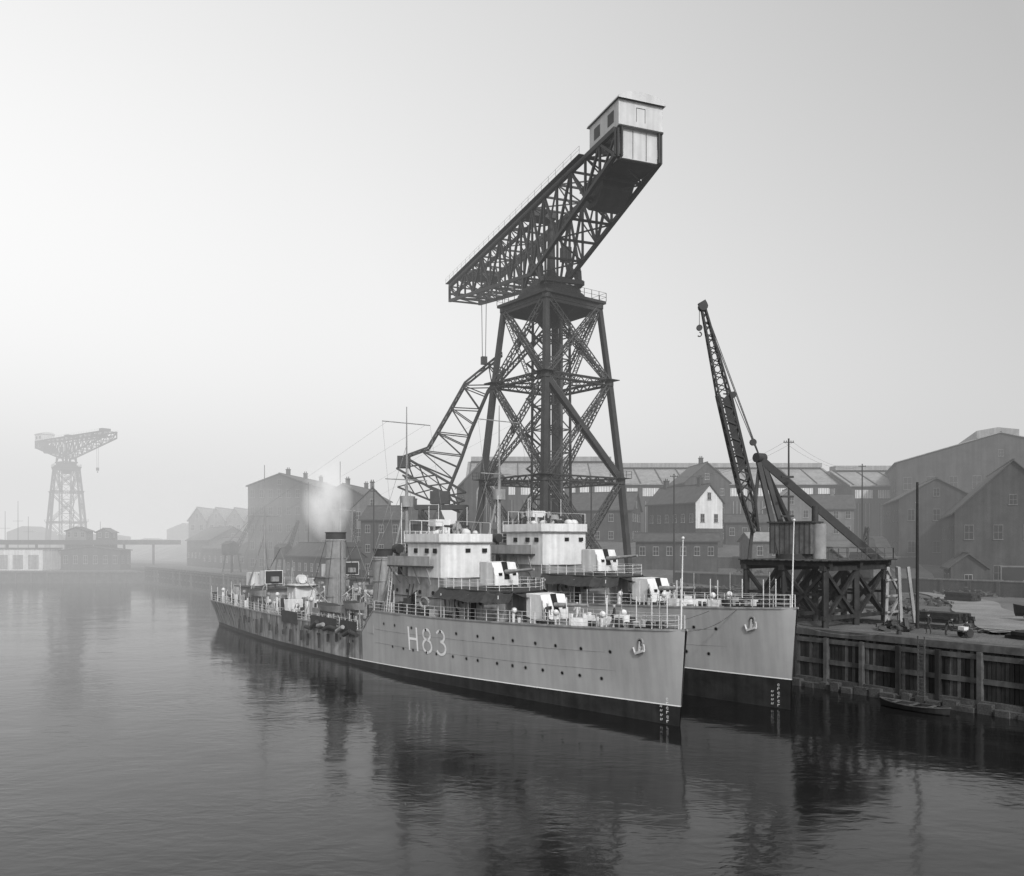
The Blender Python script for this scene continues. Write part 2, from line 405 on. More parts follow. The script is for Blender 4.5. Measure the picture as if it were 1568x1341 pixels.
    mb.rail([(34.2,-3.3,13.4),(34.2,3.3,13.4)],1.1,1.2,.05); mb.rail([(34,2.4,12.2),(37,2.4,12.2),(37,-2.4,12.2),(34,-2.4,12.2)],1.,1.2,.05)
    for t in(-2.8,2.8,-1.4,1.4):
        mb.beam((33.9,t,13.4),(33.9,t,15.6),.06)
    mb.beam((33.9,-2.8,15.6),(33.9,2.8,15.6),.06); mb.beam((27.6,-2.8,15.3),(33.9,-2.8,15.6),.05); mb.beam((27.6,2.8,15.3),(33.9,2.8,15.6),.05)
    for sd in(-1,1): mb.beam((27.6,sd*2.8,13.4),(27.6,sd*2.8,15.3),.06)
    for sd in(-1,1):
        for o2 in(0,.5): mb.beam((36.2+o2,sd*4.0,6.1),(35.2+o2,sd*4.0,11),.07)
        for k in range(10): mb.beam((36.2-.1*k,sd*4.0,6.4+k*.48),(36.7-.1*k,sd*4.0,6.4+k*.48),.05)
    for t in(-2.3,2.3): mb.cyl((36.5,t,12.2),(36.5,t,17.5),.05,.03,6); mb.cyl((31,t,13.4),(31,t,17),.04,.03,6)
    obj('bridge_rails',mb,M_light,g)
    mb=MB()
    for (s,y,z) in ((30.2,3.3,7.4),(30.2,-3.3,7.4),(24.2,2.95,7.6)):
        pr=[(s+.8*math.cos(a),z+.5*math.sin(a)) for a in [k*math.pi/8 for k in range(16)]]
        for a,b in zip(pr,pr[1:]+pr[:1]): mb.cyl((a[0],y,a[1]),(b[0],y,b[1]),.13,.13,6)
    obj('life_floats',mb,M_mid,g)
    mb=MB()
    for s,rx,top in ((44.5,1.3,12.6),(57.2,1.3,14.6)):
        n=32
        prof=[(1.15,3.8),(1.02,5.2),(1,5.4),(1,top-1.15),(1.05,top-1.1),(1.05,top-.95),(1,top-.9),(1,top-.1),(1.07,top-.1),(1.07,top)]
        rings=[[(s+rx*k*math.cos(2*math.pi*i/n)*1.05,rx*k*.95*math.sin(2*math.pi*i/n),z) for i in range(n)] for k,z in prof]
        for j in range(len(rings)-1):
            for i in range(n):
                mb.add([rings[j][i],rings[j][(i+1)%n],rings[j+1][(i+1)%n],rings[j+1][i]],[(0,1,2,3)],0 if j<6 else 2,False)
        mb.add(rings[-1][:], [tuple(range(n))],1)
        mb.cyl((s-1.8,0,5),(s-1.8,0,top-1),.16,.16,8,0)
        for q in range(3): mb.cyl((s,0,6.5+q*2.4),(s,0,6.58+q*2.4),rx*1.07,rx*1.07,24,0)
        for a in(45,135,225,315):
            mb.beam((s+1.4*math.cos(R(a)),1.2*math.sin(R(a)),top-1),(s+4*math.cos(R(a)),4*math.sin(R(a)),4),.04,m=1)
        mb.box(s-2.6,s+2.6,-2.1,2.1,3.75,5.0,0)
    obj('funnels',mb,[M_mid,M_black,M_dark],g)
    # masts
    mb=MB()
    mb.cyl((39.4,0,6),(39.4,0,19.5),.22,.18,10); mb.cyl((39.4,0,19.5),(39.4,0,28.2),.12,.05,8)
    for sd in(-1,1): mb.cyl((41.8,sd*2.2,4),(39.6,sd*.15,17.5),.14,.12,8)
    mb.cyl((39.4,-3.0,26.4),(39.4,3.0,26.4),.06,.06,6); mb.cyl((39.4,-2.6,20.2),(39.4,2.6,20.2),.07,.07,6)
    mb.cyl((39.4,0,17.2),(39.4,0,18.4),.75,.75,12)
    for t in(-3,3): mb.beam((39.4,t,26.4),(36,t*1.1,11),.02)
    for t in(-4.4,4.4): mb.beam((39.4,0,24),(44,t,4),.03); mb.beam((39.4,0,20),(46,t,4),.03)
    mb.cyl((81.5,0,3.8),(81.5,0,16),.2,.16,8); mb.cyl((81.5,0,16),(81.5,0,24.8),.1,.05,8)
    for sd in(-1,1): mb.cyl((84,sd*1.8,6),(81.5,0,14.5),.12,.1,8)
    mb.cyl((81.5,-2.6,17.2),(81.5,2.6,17.2),.07,.05,6); mb.cyl((81.5,0,8),(74,.5,12.5),.1,.06,6)
    for t in(-3.6,3.6): mb.beam((81.5,0,19),(88,t,4),.03); mb.beam((81.5,0,19),(77,t,4),.03)
    for t in(-2.4,2.4): mb.beam((39.4,t,26.4),(81.5,t*.8,17.2),.012)
    mb.cyl((99.5,0,4),(100.3,0,9),.06,.04,6)
    mb.cyl((52.5,2,3.8),(52.5,2,9.5),.12,.1,8); mb.cyl((52.5,2,5),(58.5,3.5,8.5),.1,.06,8)
    obj('masts_and_rigging',mb,M_mid,g)
    # amidships and aft clutter
    mb=MB()
    mb.box(48,53,-1.7,1.7,3.75,5.6,0); mb.box(60.5,61.8,-1.5,1.5,3.75,5.8,1)
    for s in (64.3,71.2):
        mb.cyl((s,0,3.7),(s,0,4.6),1.1,1.0,14,0)
        for t in(-.75,0,.75): mb.cyl((s-3,t,5.0),(s+3.2,t,5.0),.33,.33,10,1)
        mb.box(s-.5,s+.7,-1.2,1.2,5.2,6.0,0)
    mb.cyl((67.8,0,3.7),(67.8,0,7.3),.5,.5,10,0); mb.vprism([(67.8+2.2*math.cos(k*.628),2.2*math.sin(k*.628)) for k in range(10)],7.3,7.45,2)
    mb.cyl((67.4,0,8.3),(68.4,0,8.3),.6,.6,14,1); mb.cyl((67.8,0,7.4),(67.8,0,8),.25,.25,8,0)
    if number: mb.box(66.4,69.2,-1.5,1.5,5.2,7.6,1)
    mb.box(75.5,86,-2.3,2.3,3.75,6.6,0); mb.box(74.8,86.6,-2.8,2.8,6.6,6.72,2)
    mb.box(83.8,85.8,-1.2,1.2,6.72,8.7,1); mb.box(94.5,96.2,-.8,.8,3.8,5,0)
    for k in range(230):
        s=rng.uniform(41.5,98.5); w=bd(s)-.4
        t=rng.uniform(-w,w); h=rng.uniform(.3,1.8)*(1 if rng.random()<.85 else 1.7); a=rng.uniform(.25,1.0)
        mm=rng.choice([0,0,1,1,2,3])
        if rng.random()<.45: mb.cyl((s,t,3.8),(s,t,3.9+h),.12+.2*a,.1+.2*a,8,mm)
        elif rng.random()<.35: mb.beam((s,t,3.9+h*.3),(s+rng.uniform(-2.5,2.5),t+rng.uniform(-.7,.7),3.9+h),.12,m=mm)
        else: mb.obox((s,t,3.8),rng.uniform(0,.6),a,rng.uniform(.3,1.2),h,mm)
    for k in range(34):
        s=rng.uniform(43,92);t=rng.choice([-1,1])*rng.uniform(1.2,3.4);hh=rng.uniform(1,2.4)
        mb.cyl((s,t,3.8),(s,t,3.8+hh),.16,.16,8,rng.choice([0,1])); mb.sphere((s-.15,t,3.9+hh),.3,8,6,rng.choice([0,1]))
    for k in range(16):
        s=rng.uniform(42,96);t=rng.uniform(-3.2,3.2); mb.sphere((s,t,4.0),rng.uniform(.5,1.1),9,6,rng.choice([1,3,3,0]),(1.5,1,.8))
    for k in range(34):
        s=rng.uniform(42,97);t=rng.choice([-1,1])*(bd(s)-rng.uniform(.3,1.8)); mb.beam((s,t,3.8),(s+rng.uniform(-.3,.3),t,3.8+rng.uniform(1.5,4.2)),.06,m=rng.choice([0,1,1]))
    for s in(94,95,96,97,98):
        for sd in(-1,1): mb.cyl((s,sd*1.5,4.2),(s+.7,sd*1.5,4.2),.28,.28,10,2)
    obj('deck_fittings',mb,[M_mid,M_light,M_dark,M_canvas],g)
    mb=MB()
    for s,L in((49.5,8.2),(43.8,5.0),(73,6)):
        for sd in (1,-1):
            boat(mb,(s,sd*4.1,5.6 if s!=49.5 else 5.0),L,1.9,1.0,0,1)
            for e in(-.36,.36):
                x=s+L*e
                pts=[(x,sd*4.3,3.8),(x,sd*4.4,6.4),(x,sd*4.2,7.2),(x,sd*3.8,7.5)]
                for a,b in zip(pts[:-1],pts[1:]): mb.cyl(a,b,.09,.08,6,2)
                mb.beam((x,sd*4.0,7.4),(x,sd*4.0,6.3),.04,m=2)
    obj('ship_boats',mb,[M_mid,M_canvas,M_mid],g)
    mb=MB()
    for k in range(15):
        s=44+k*2.6+rng.uniform(-.6,.6); z=rng.uniform(2.2,3.1)
        y=hb(s,3)+.2
        mb.beam((s,y,z),(s+rng.uniform(-.2,.2),y,z-rng.uniform(.6,2.0)),.22,m=0); mb.beam((s,y,z),(s,bd(s),3.8),.05,m=0)
    for k in range(8):
        s=41+k*1.7; mb.cyl((s,bd(s)+.5,rng.uniform(2.9,4.1)),(s+1.5,bd(s)+.5,3.4+rng.uniform(-.4,.4)),.25,.25,8,rng.choice([0,0,1]))
    for a,b in((42,46),(47,54),(58,63)):
        mb.beam((a,bd(a)+.06,3.9),(b,bd(b)+.06,3.9),.05,1.5,0)
    if number: obj('fenders',mb,[M_canvas,M_mid],g)
    mb=MB()
    for sd in(-1,1):
        ss=[.4,1.6,3.2,5,7,9.5,12,15,18,21,24,27,30,33,36,38.2]
        mb.rail([(hx(s,zdk(s)),sd*(bd(s)-.1),zdk(s)) for s in ss],1.05,1.5,.055)
        ss=list(range(42,93,3))+[95,97,98.8,100]
        mb.rail([(s,sd*(bd(s)-.1),zdk(s)) for s in ss],1.05,1.5,.055)
        for s in list(range(2,38,4))+list(range(44,100,4)):
            z=zdk(s) ; mb.beam((s,sd*(bd(s)-.12),z),(s,sd*(bd(s)-.12),z+2.3),.06)
            mb.beam((s,0,z),(s,0,z+2.9),.05) if (s>85 or s<12) else None
    obj('guard_rails',mb,M_light,g)
    return g
rng=random.Random(3)
ship1=build_ship(0,0,0,lambda s:1.45-.95*min(1,s/46),-1.2,True,rng)
ship2=build_ship(-1.2,-11.7,1.1,lambda s:1.3-.3*min(1,s/60),-2.6,False,rng)
g=group('mooring_lines',tuple(D(10,-18,6))); mb=MB()
def rope(a,b,sag,r=.05):
    a=V(a);b=V(b);pr=None
    for i in range(11):
        t=i/10; p=a.lerp(b,t)-V((0,0,sag*4*t*(1-t)))
        if pr is not None: mb.beam(pr,p,r)
        pr=p
rope(D(1,-10.6,8.1),D(-3,-24.8,5.7),1.2); rope(D(3,-13.5,7.9),D(8,-24.8,5.7),.8); rope(D(2,-1.2,6.9),D(3,-10.3,7.8),.8); rope(D(9,-3,6.6),D(5,-9.2,7.6),.5)
obj('ropes',mb,M_timber_l,g,world=True)

# ------------------------------------------------------------ hammerhead cranes
def hammerhead(X,Y,rt,rj):
    g=group('hammerhead_crane',(X,Y,0),rt)
    lv=[(5.0,8.3),(22.2,7.2),(36.5,6.0),(47.8,4.95)]
    C=[(-1,1),(-1,-1),(1,-1),(1,1)]
    mb=MB()
    for (z0,h0),(z1,h1) in zip(lv[:-1],lv[1:]):
        for c in C: mb.beam((c[0]*h0,c[1]*h0,z0),(c[0]*h1,c[1]*h1,z1),.78 if z0<30 else .68)
        for i in range(4):
            a,b=C[i],C[(i+1)%4]
            pa0=V((a[0]*h0,a[1]*h0,z0));pb0=V((b[0]*h0,b[1]*h0,z0));pa1=V((a[0]*h1,a[1]*h1,z1));pb1=V((b[0]*h1,b[1]*h1,z1))
            mb.lattice(pa0,pb1,.6,.13,m=1); mb.lattice(pb0,pa1,.6,.13,m=1)
            mb.lattice(pa1,pb1,.75,.16,m=0)
            x=(pa0+pb1)/2; 
            mb.beam(x-V((0,0,.5)),x+V((0,0,.5)),.6,.3,0)
        for c in C: mb.cyl((c[0]*h1,c[1]*h1,z1-.5),(c[0]*h1,c[1]*h1,z1+.5),.65,.65,10,0)
    mb.beam((-6.0,6.0,36.2),(-7.2,-7.2,22.4),.85,.7)
    for c in C: mb.box(c[0]*8.3-1.2,c[0]*8.3+1.2,c[1]*8.3-1.2,c[1]*8.3+1.2,4.8,6.2,0)
    for c in C:
        mb.beam((c[0]*2.1,c[1]*2.1,5),(c[0]*1.9,c[1]*1.9,48),.28)
    k=0;z=6
    while z<47:
        for i in range(4):
            a,b=C[i],C[(i+1)%4]; s0,s1=(a,b) if k%2 else (b,a)
            mb.beam((s0[0]*2,s0[1]*2,z),(s1[0]*2,s1[1]*2,z+3.4),.14,m=1); mb.beam((a[0]*2,a[1]*2,z),(b[0]*2,b[1]*2,z),.16,m=1)
        z+=3.4;k+=1
    z=6
    while z<46:
        mb.beam((3.0,-2.2,z),(3.0,2.2,z+2.6),.5,.1,1); mb.beam((3.0,2.2,z+2.6),(3.0,-2.2,z+5.2),.5,.1,1); z+=5.2
    for c in C:
        mb.lattice((c[0]*2,c[1]*2,36.5),(c[0]*6,c[1]*6,36.5),.5,.12); mb.lattice((c[0]*2,c[1]*2,22.2),(c[0]*7.2,c[1]*7.2,22.2),.5,.12)
        mb.lattice((c[0]*2,c[1]*2,36.5),(c[0]*4.9,c[1]*4.9,47),.5,.12,m=1)
    mb.beam((-2.9,.6,6),(-2.9,.6,47),.45,.45,1)
    for c in C:
        for z,h in((22.2,7.2),(36.5,6.0)):
            mb.box(c[0]*h-1.1,c[0]*h+1.1,c[1]*h-1.1,c[1]*h+1.1,z+.3,z+.4,0)
            if z<30: mb.rail([(c[0]*h-1.1,c[1]*h-1.1,z+.4),(c[0]*h+1.1,c[1]*h-1.1,z+.4),(c[0]*h+1.1,c[1]*h+1.1,z+.4),(c[0]*h-1.1,c[1]*h+1.1,z+.4),(c[0]*h-1.1,c[1]*h-1.1,z+.4)],1,1.2,.05,2)
    obj('tower',mb,[M_crane,M_crane_l],g)
    mb=MB()
    mb.box(-5.7,5.7,-5.7,5.7,48.0,48.4); 
    n=28
    for r,z0,z1 in((5.0,48.4,49.2),(4.4,49.2,50.1)): mb.cyl((0,0,z0),(0,0,z1),r,r,n)
    for a,b in (((-5.7,-5.7),(5.7,-5.7)),((5.7,-5.7),(5.7,5.7)),((5.7,5.7),(-5.7,5.7)),((-5.7,5.7),(-5.7,-5.7))): 
        mb.rail([(a[0],a[1],48.4),(b[0],b[1],48.4)],1.2,1.5,.06,2)
        mb.beam((a[0]*.9,a[1]*.9,47.4),(b[0]*.9,b[1]*.9,47.4),.4,1.0)
    mb.cyl((0,0,45.2),(0,0,47.8),1.8,3.4,20)
    obj('platform',mb,M_crane,g)
    mb=MB()
    L0,L1=-25.5,41; HW=3.0
    def zb(L): return 52.4+ (6.9*(L/41) if L>0 else 6.6*(-L/25.5))
    zt=62
    xs=[-25.5,-21.5,-17.5,-13.2,-8.8,-4.4,0,4.4,9,13.5,18,22.5,27,31.5,36,41]
    for y in (-HW,HW):
        mb.beam((L0,y,zt),(L1,y,zt),.5,.6)
        for i,(a,b) in enumerate(zip(xs[:-1],xs[1:])):
            mb.beam((a,y,zb(a)),(b,y,zb(b)),.5,.5)
            mb.beam((a,y,zb(a)),(a,y,zt),.28)
            up = (i%2==0)
            p,q=((a,y,zb(a)),(b,y,zt)) if up else ((a,y,zt),(b,y,zb(b)))
            mb.beam(p,q,.32)
            if zt-zb(a)>6 : 
                p2,q2=((a,y,zt),((a+b)/2,y,(zb((a+b)/2)+zt)/2)) if up else ((a,y,zb(a)),((a+b)/2,y,(zb((a+b)/2)+zt)/2))
                mb.beam(p2,q2,.2,m=1)
        mb.beam((L1,y,zb(L1)),(L1,y,zt),.4)
        mb.beam((-4,y*.75,60.4),(40.5,y*.75,60.4),.25,.6); 
        for x in range(0,41,3): mb.beam((x,y*.75,60.4),(x+1.5,y,62),.12,m=1)
    for i,a in enumerate(xs):
        mb.beam((a,-HW,zt),(a,HW,zt),.25); mb.beam((a,-HW,zb(a)),(a,HW,zb(a)),.28)
        if i<len(xs)-1:
            b=xs[i+1]; s=1 if i%2 else -1
            mb.beam((a,-HW*s,zt),(b,HW*s,zt),.16,m=1); mb.beam((a,-HW*s,zb(a)),(b,HW*s,zb(b)),.18,m=1)
            if abs(a)>5: mb.beam((a,-HW,zb(a)),(a,HW,zt),.14,m=1)
    for y in(-HW-.8,HW+.8):
        mb.beam((-18,y,62.1),(40,y,62.1),.7,.08); mb.rail([(-18,y*1.08,62.2),(40,y*1.08,62.2)],.9,2.4,.03,2)
    for x,y in((-3.4,-3),(3.4,-3),(3.4,3),(-3.4,3)):
        mb.beam((x,y,50.1),(x*.9,y,52.6),.6); mb.beam((x,y,50.4),(0,y,54.5),.35)
        mb.beam((x,y,52.6),(0,y,62),.3)
    mb.beam((-4.4,-3,50.5),(-4.4,3,50.5),.6); mb.beam((4.4,-3,50.5),(4.4,3,50.5),.6); mb.beam((-4.4,3,50.5),(4.4,3,50.5),.6); mb.beam((-4.4,-3,50.5),(4.4,-3,50.5),.6)
    mb.cyl((0,0,50),(0,0,60),.7,.5,12)
    mb.beam((41,-3,60.6),(42.5,0,61.2),.35);mb.beam((41,3,60.6),(42.5,0,61.2),.35)
    mb.box(35,37.8,-2.0,2.0,62.4,63.7); mb.box(28,31.6,-2.4,2.4,60.7,61.6)
    mb.box(3,6,-2.4,2.4,62.3,63.2); mb.box(1.2,2.4,-3.9,-2.5,55.5,57.6)
    obj('jib',mb,[M_crane,M_crane_l],g,rotz=rj-rt)
    mb=MB()
    for y in(-.5,.5): mb.beam((29.8,y,61),(29.8,y*.6,46.5),.09)
    mb.box(29.4,30.2,-.5,.5,45.2,46.6); mb.cyl((29.8,-.15,44.6),(29.8,.15,44.6),.35,.35,10)
    obj('hoist_rope_and_block',mb,M_dark,g,rotz=rj-rt)
    mb=MB()
    mb.box(-26.2,-18.6,-2.95,2.95,62.2,65.3,0); mb.box(-25.9,-23.4,-2.4,2.4,58.6,62.2,0)
    mb.beam((-26.3,-3,62.2),(-26.3,3,62.2),.12,.18,1); mb.beam((-26.2,-3,62.2),(-18.6,-3,62.2),.12,.18,1)
    for y in(-2.5,2.5): mb.box(-26.3,-25.95,y-.1,y+.1,58.6,62.2,1)
    for y in(-.9,.9): mb.box(-25.95,-25.88,y-.03,y+.03,58.7,62.0,1)
    for y in(-.6,.55): mb.box(-26.24,-26.2,y,y+.05,63,64.6,1)
    mb.box(-26.24,-26.2,-.6,.6,64.6,64.65,1)
    for x in(-25,-21.4): mb.box(x,x+1.5,-3.0,-2.93,63.1,64.5,1); mb.box(x,x+1.5,2.93,3.0,63.1,64.5,1)
    k=10;pr=[]
    for i in range(k+1):
        a=math.pi*i/k; pr.append((-3.2*math.cos(a),65.3+1.05*math.sin(a)))
    vs=[(-26.6,y,z) for y,z in pr]+[(-18.2,y,z) for y,z in pr]
    mb.add(vs,[(i,i+1,k+2+i,k+1+i) for i in range(k)],3,True); mb.add(vs,[tuple(range(k+1))],0); mb.add(vs,[tuple(range(k+1,2*k+2))],0)
    mb.prism([(-20.5,59.6),(-14.5,59.6),(-15,57.0),(-16.4,55.9),(-18.6,55.9),(-20.2,57.3)],-2.0,2.0,1)
    mb.box(-25.6,-15,-2.6,2.6,58.45,58.6,1)
    for y in(-2.9,2.9): mb.beam((-26,y,62),(-22,y,58.3),.25,m=1); mb.beam((-26,y,58.6),(-26,y,62.2),.22,m=1)
    obj('machine_house',mb,[M_house,M_crane,M_black,M_slate_l],g,rotz=rj-rt)
    return g
hammerhead(5.75,124.9,DA,math.atan2(.932,-.362))
hammerhead(-211,402,R(35),R(-37.5))

# ------------------------------------------------------------ gooseneck lattice crane
def gooseneck():
    g=group('lattice_jib_crane',(-9,136,5.3),0); mb=MB()
    Y0=136
    outer=[(-17.5,26.8),(-13.4,28.3),(-10.2,33.8),(-7.5,38.6),(-1.6,43.4)]
    inner=[(-10.2,21.5),(-8.1,26.7),(-6.6,31.0),(-3.9,37.3),(-1.2,40.8)]
    def interp(pl,t):
        t*=len(pl)-1; i=min(int(t),len(pl)-2); f=t-i; return (pl[i][0]+(pl[i+1][0]-pl[i][0])*f,pl[i][1]+(pl[i+1][1]-pl[i][1])*f)
    for y in(Y0-1.3,Y0+1.3):
        for pl in(outer,inner):
            for a,b in zip(pl[:-1],pl[1:]): mb.beam((a[0],y,a[1]),(b[0],y,b[1]),.3)
        N=11
        for i in range(N):
            a=interp(outer,i/N);b=interp(inner,(i+1)/N);c=interp(inner,i/N);d=interp(outer,(i+1)/N)
            if i%2: a,b=c,d
            mb.beam((a[0],y,a[1]),(b[0],y,b[1]),.16); 
            if i%2==0: mb.beam((a[0],y,a[1]),(c[0],y,c[1]),.16)
    for i in range(12):
        for pl in(outer,inner):
            a=interp(pl,i/11); mb.beam((a[0],Y0-1.3,a[1]),(a[0],Y0+1.3,a[1]),.14)
            if i<11:
                b=interp(pl,(i+1)/11); mb.beam((a[0],Y0-1.3,a[1]),(b[0],Y0+1.3,b[1]),.1)
    mb.lattice((-17.8,Y0,26),(-8,Y0,20.3),2.2,.35); mb.lattice((-17.8,Y0,23),(-8,Y0,19.0),2,.3)
    mb.box(-18.2,-16.4,Y0-1.4,Y0+1.4,25.2,27.0); mb.box(-15.5,-7,Y0-2,Y0+2,18.5,19.2)
    mb.box(-13.0,-10,Y0-1.5,Y0+1.5,19.4,21.4)
    for x,y in((-14.5,-2),(-7.5,-2),(-7.5,2),(-14.5,2)):
        mb.beam((x*1.0-(.8 if x<-10 else -.8),Y0+y*1.3,5.3),(x,Y0+y,18.5),.5)
    for y in(-2.3,2.3):
        mb.lattice((-15.2,Y0+y,6),(-7.4,Y0+y,18),.6,.16); mb.lattice((-6.8,Y0+y,6),(-14.4,Y0+y,18),.6,.16)
    obj('crane_frame',mb,M_crane,g,world=True)
gooseneck()

# ------------------------------------------------------------ derrick crane on timber gantry
def derrick():
    g=group('derrick_crane',tuple(D(8,-29,5.3)),DA)
    mb=MB()
    for s in (4,8.5,13):
        for t in(-24.6,-29.8,-35):
            mb.beam(D(s,t,5.0),D(s,t,10.9),.5,m=0)
        mb.beam(D(s,-24,10.9),D(s,-35.6,10.9),.5,.5); mb.beam(D(s,-24,6.2),D(s,-35.6,6.2),.35,.35)
        mb.beam(D(s,-24.6,6),D(s,-29.8,10.6),.32); mb.beam(D(s,-29.8,6),D(s,-24.6,10.6),.32); mb.beam(D(s,-29.8,6),D(s,-35,10.6),.32); mb.beam(D(s,-35,6),D(s,-29.8,10.6),.32)
    for t in(-24.6,-29.8,-35):
        mb.beam(D(3.4,t,11.3),D(13.6,t,11.3),.5,.5)
        for a,b in((4,8.5),(8.5,13)):
            mb.beam(D(a,t,6),D(b,t,10.6),.3);mb.beam(D(b,t,6),D(a,t,10.6),.3); mb.beam(D(a,t,8.4),D(b,t,8.4),.25)
    for i in range(34):
        s=3.2+i*.31; mb.beam(D(s,-24,11.62),D(s,-35.8,11.62),.27,.1,1 if i%3 else 0)
    for ds in(0,1.6):
        mb.beam(D(3.2-ds,-33.8,5.3),D(3.2-ds*.7,-34.2,10.9),.28,m=2); mb.beam(D(3.2-ds,-36.4,5.3),D(3.2-ds*.7,-36,10.9),.28,m=2)
    for z in(6.4,8,9.6): mb.beam(D(3,-33.6,z),D(3,-36.4,z),.2,m=2)
    mb.beam(D(3,-33.8,5.6),D(3,-36.2,8),.2,m=2); mb.beam(D(3,-36.2,8),D(3,-33.8,10.6),.2,m=2)
    obj('timber_gantry',mb,[M_timber,M_timber_l,M_mid],g,world=True)
    mb=MB()
    c=D(9.6,-28,0)
    A=DA+.25
    mb.cyl((c.x,c.y,11.6),(c.x,c.y,12.2),1.9,1.9,20,0)
    mb.obox((c.x,c.y,12.2),A,4.2,3.0,3.1,2)
    ca,sa=math.cos(A),math.sin(A)
    for k in range(-4,5):
        for sy in(-1,1):
            x=k*.5;y=sy*1.52; mb.obox((c.x+x*ca-y*sa,c.y+x*sa+y*ca,12.2),A,.06,.05,3.1,0)
    mb.obox((c.x,c.y,15.3),A,4.6,3.4,.15,0)
    mb.cyl((c.x+1.6,c.y-1.2,12),(c.x+1.6,c.y-1.2,17.0),.36,.32,12,0)
    mb.cyl((c.x+1.9,c.y-1.4,11.7),(c.x+1.9,c.y-1.4,15.2),.7,.7,14,1)
    top=V((25.7,88,22.0))
    for dx in(-.9,.9): mb.beam((c.x-1+dx*.7,c.y+dx*.4,12),(top.x+dx*.25,top.y,22),.45,m=0)
    for z in(16,18,20): mb.beam((c.x-1.4,c.y,z),(c.x-.1,c.y+.2,z),.2)
    mb.cyl((top.x-.5,top.y-.3,22.1),(top.x+.5,top.y+.3,22.1),.5,.5,12)
    mb.beam(top,D(4.2,-34.6,11.4),.6,.75); mb.beam(top,D(12.8,-34.8,11.4),.4,.5)
    mb.beam(top,D(13.0,-25,11.4),.3)
    foot=V((24.9,86.8,14.4)); tip=V((19.0,84.5,36.8)); d=tip-foot
    p1=foot+d*.18;p2=foot+d*.62
    mb.lattice(foot,p1,.5,.2,3,1.25); mb.lattice(p1,p2,1.25,.24,12,1.15); mb.lattice(p2,tip,1.15,.16,14,.35)
    p0=foot+d*.28;pq=foot+d*.60; a=V((.35,0,.09)); 
    mb.add([p0-a+V((0,-.55,0)),p0+a+V((0,-.55,0)),pq+a+V((0,-.55,0)),pq-a+V((0,-.55,0))],[(0,1,2,3)],0)
    mb.cyl(tip+V((0,-.35,0)),tip+V((0,.35,0)),.45,.45,14); mb.beam(tip+V((-.4,0,.1)),tip+V((.3,0,.5)),.4)
    h=tip+V((-.35,0,0)); mb.beam(h,h+V((0,0,-2.0)),.05); mb.cyl(h+V((0,-.12,-2.1)),h+V((0,.12,-2.1)),.3,.3,10)
    for i in range(6):
        a0=R(90-i*38);a1=R(90-(i+1)*38)
        mb.beam(h+V((.22*math.cos(a0),0,-2.75+.22*math.sin(a0))),h+V((.22*math.cos(a1),0,-2.75+.22*math.sin(a1))),.1)
    mb.beam(tip,top,.06); mb.beam(tip+V((.3,0,-.4)),top+V((.2,0,-.3)),.05); q=foot+d*.62+V((1.0,0,-.1))
    mb.beam(q,foot+d*.62,.12); mb.cyl(q+V((0,-.15,0)),q+V((0,.15,0)),.32,.32,10); mb.beam(q,top,.05)
    m2=V((24.7,87,23.6)); mb.cyl(m2+V((0,-.15,0)),m2+V((0,.15,0)),.35,.35,10)
    obj('crane_machinery',mb,[M_crane,M_mid,M_timber_l],g,world=True)
    mb=MB()
    mb.rail([D(3.4,-24.2,11.7),D(3.4,-35.6,11.7),D(13.6,-35.6,11.7)],1.1,1.6,.07,2)
    obj('gantry_rails',mb,M_timber_l,g,world=True)
derrick()

# ------------------------------------------------------------ quay, ground, water
QZ=5.3
def terr(x,y,s,t):
    return QZ+9.0*sm((y-150)/55)*sm((-t-52)/30)
mb=MB()
ss=[-150,-100,-60,-40,-20]+list(range(0,320,8))+[350,420,520,700,1000,1600,3000]
ts=[-23.3,-26,-30,-36,-42,-48]+[-52-i*6 for i in range(30)]+[-260,-320,-420,-600,-900,-1500,-3000]
idx={}
for i,s in enumerate(ss):
    for j,t in enumerate(ts):
        p=D(s,t,0); z=terr(p.x,p.y,s,t)+(random.uniform(-.12,.12) if j>2 else 0)
        idx[i,j]=len(mb.v); mb.v.append((p.x,p.y,z))
for i in range(len(ss)-1):
    for j in range(len(ts)-1):
        mb.f.append([idx[i,j],idx[i,j+1],idx[i+1,j+1],idx[i+1,j]]); mb.m.append(0); mb.sm.append(True)
obj('ground',mb,M_ground)
mb=MB(); mb.box(-2500,-100,270.6,3500,-1,3.6); obj('far_ground',mb,M_ground)
mb=MB()
pr=[(45,74),(52,92),(60,112),(69,140),(78,165),(86,195),(96,225)]
for k in range(len(pr)-1):
    for q in range(8):
        def pt(u,side):
            x=pr[k][0]+(pr[k+1][0]-pr[k][0])*u;y=pr[k][1]+(pr[k+1][1]-pr[k][1])*u; x+=side*(3.2+.5*math.sin(y*.35+side))
            rx,ry=x-BX,y-BY; s=-.603*rx+.798*ry;t=-.798*rx-.603*ry
            return (x,y,terr(x,y,s,t)+.22)
        u0,u1=q/8,(q+1)/8
        mb.add([pt(u0,-1),pt(u0,1),pt(u1,1),pt(u1,-1)],[(0,1,2,3)],0,True)
obj('dirt_road',mb,M_road)

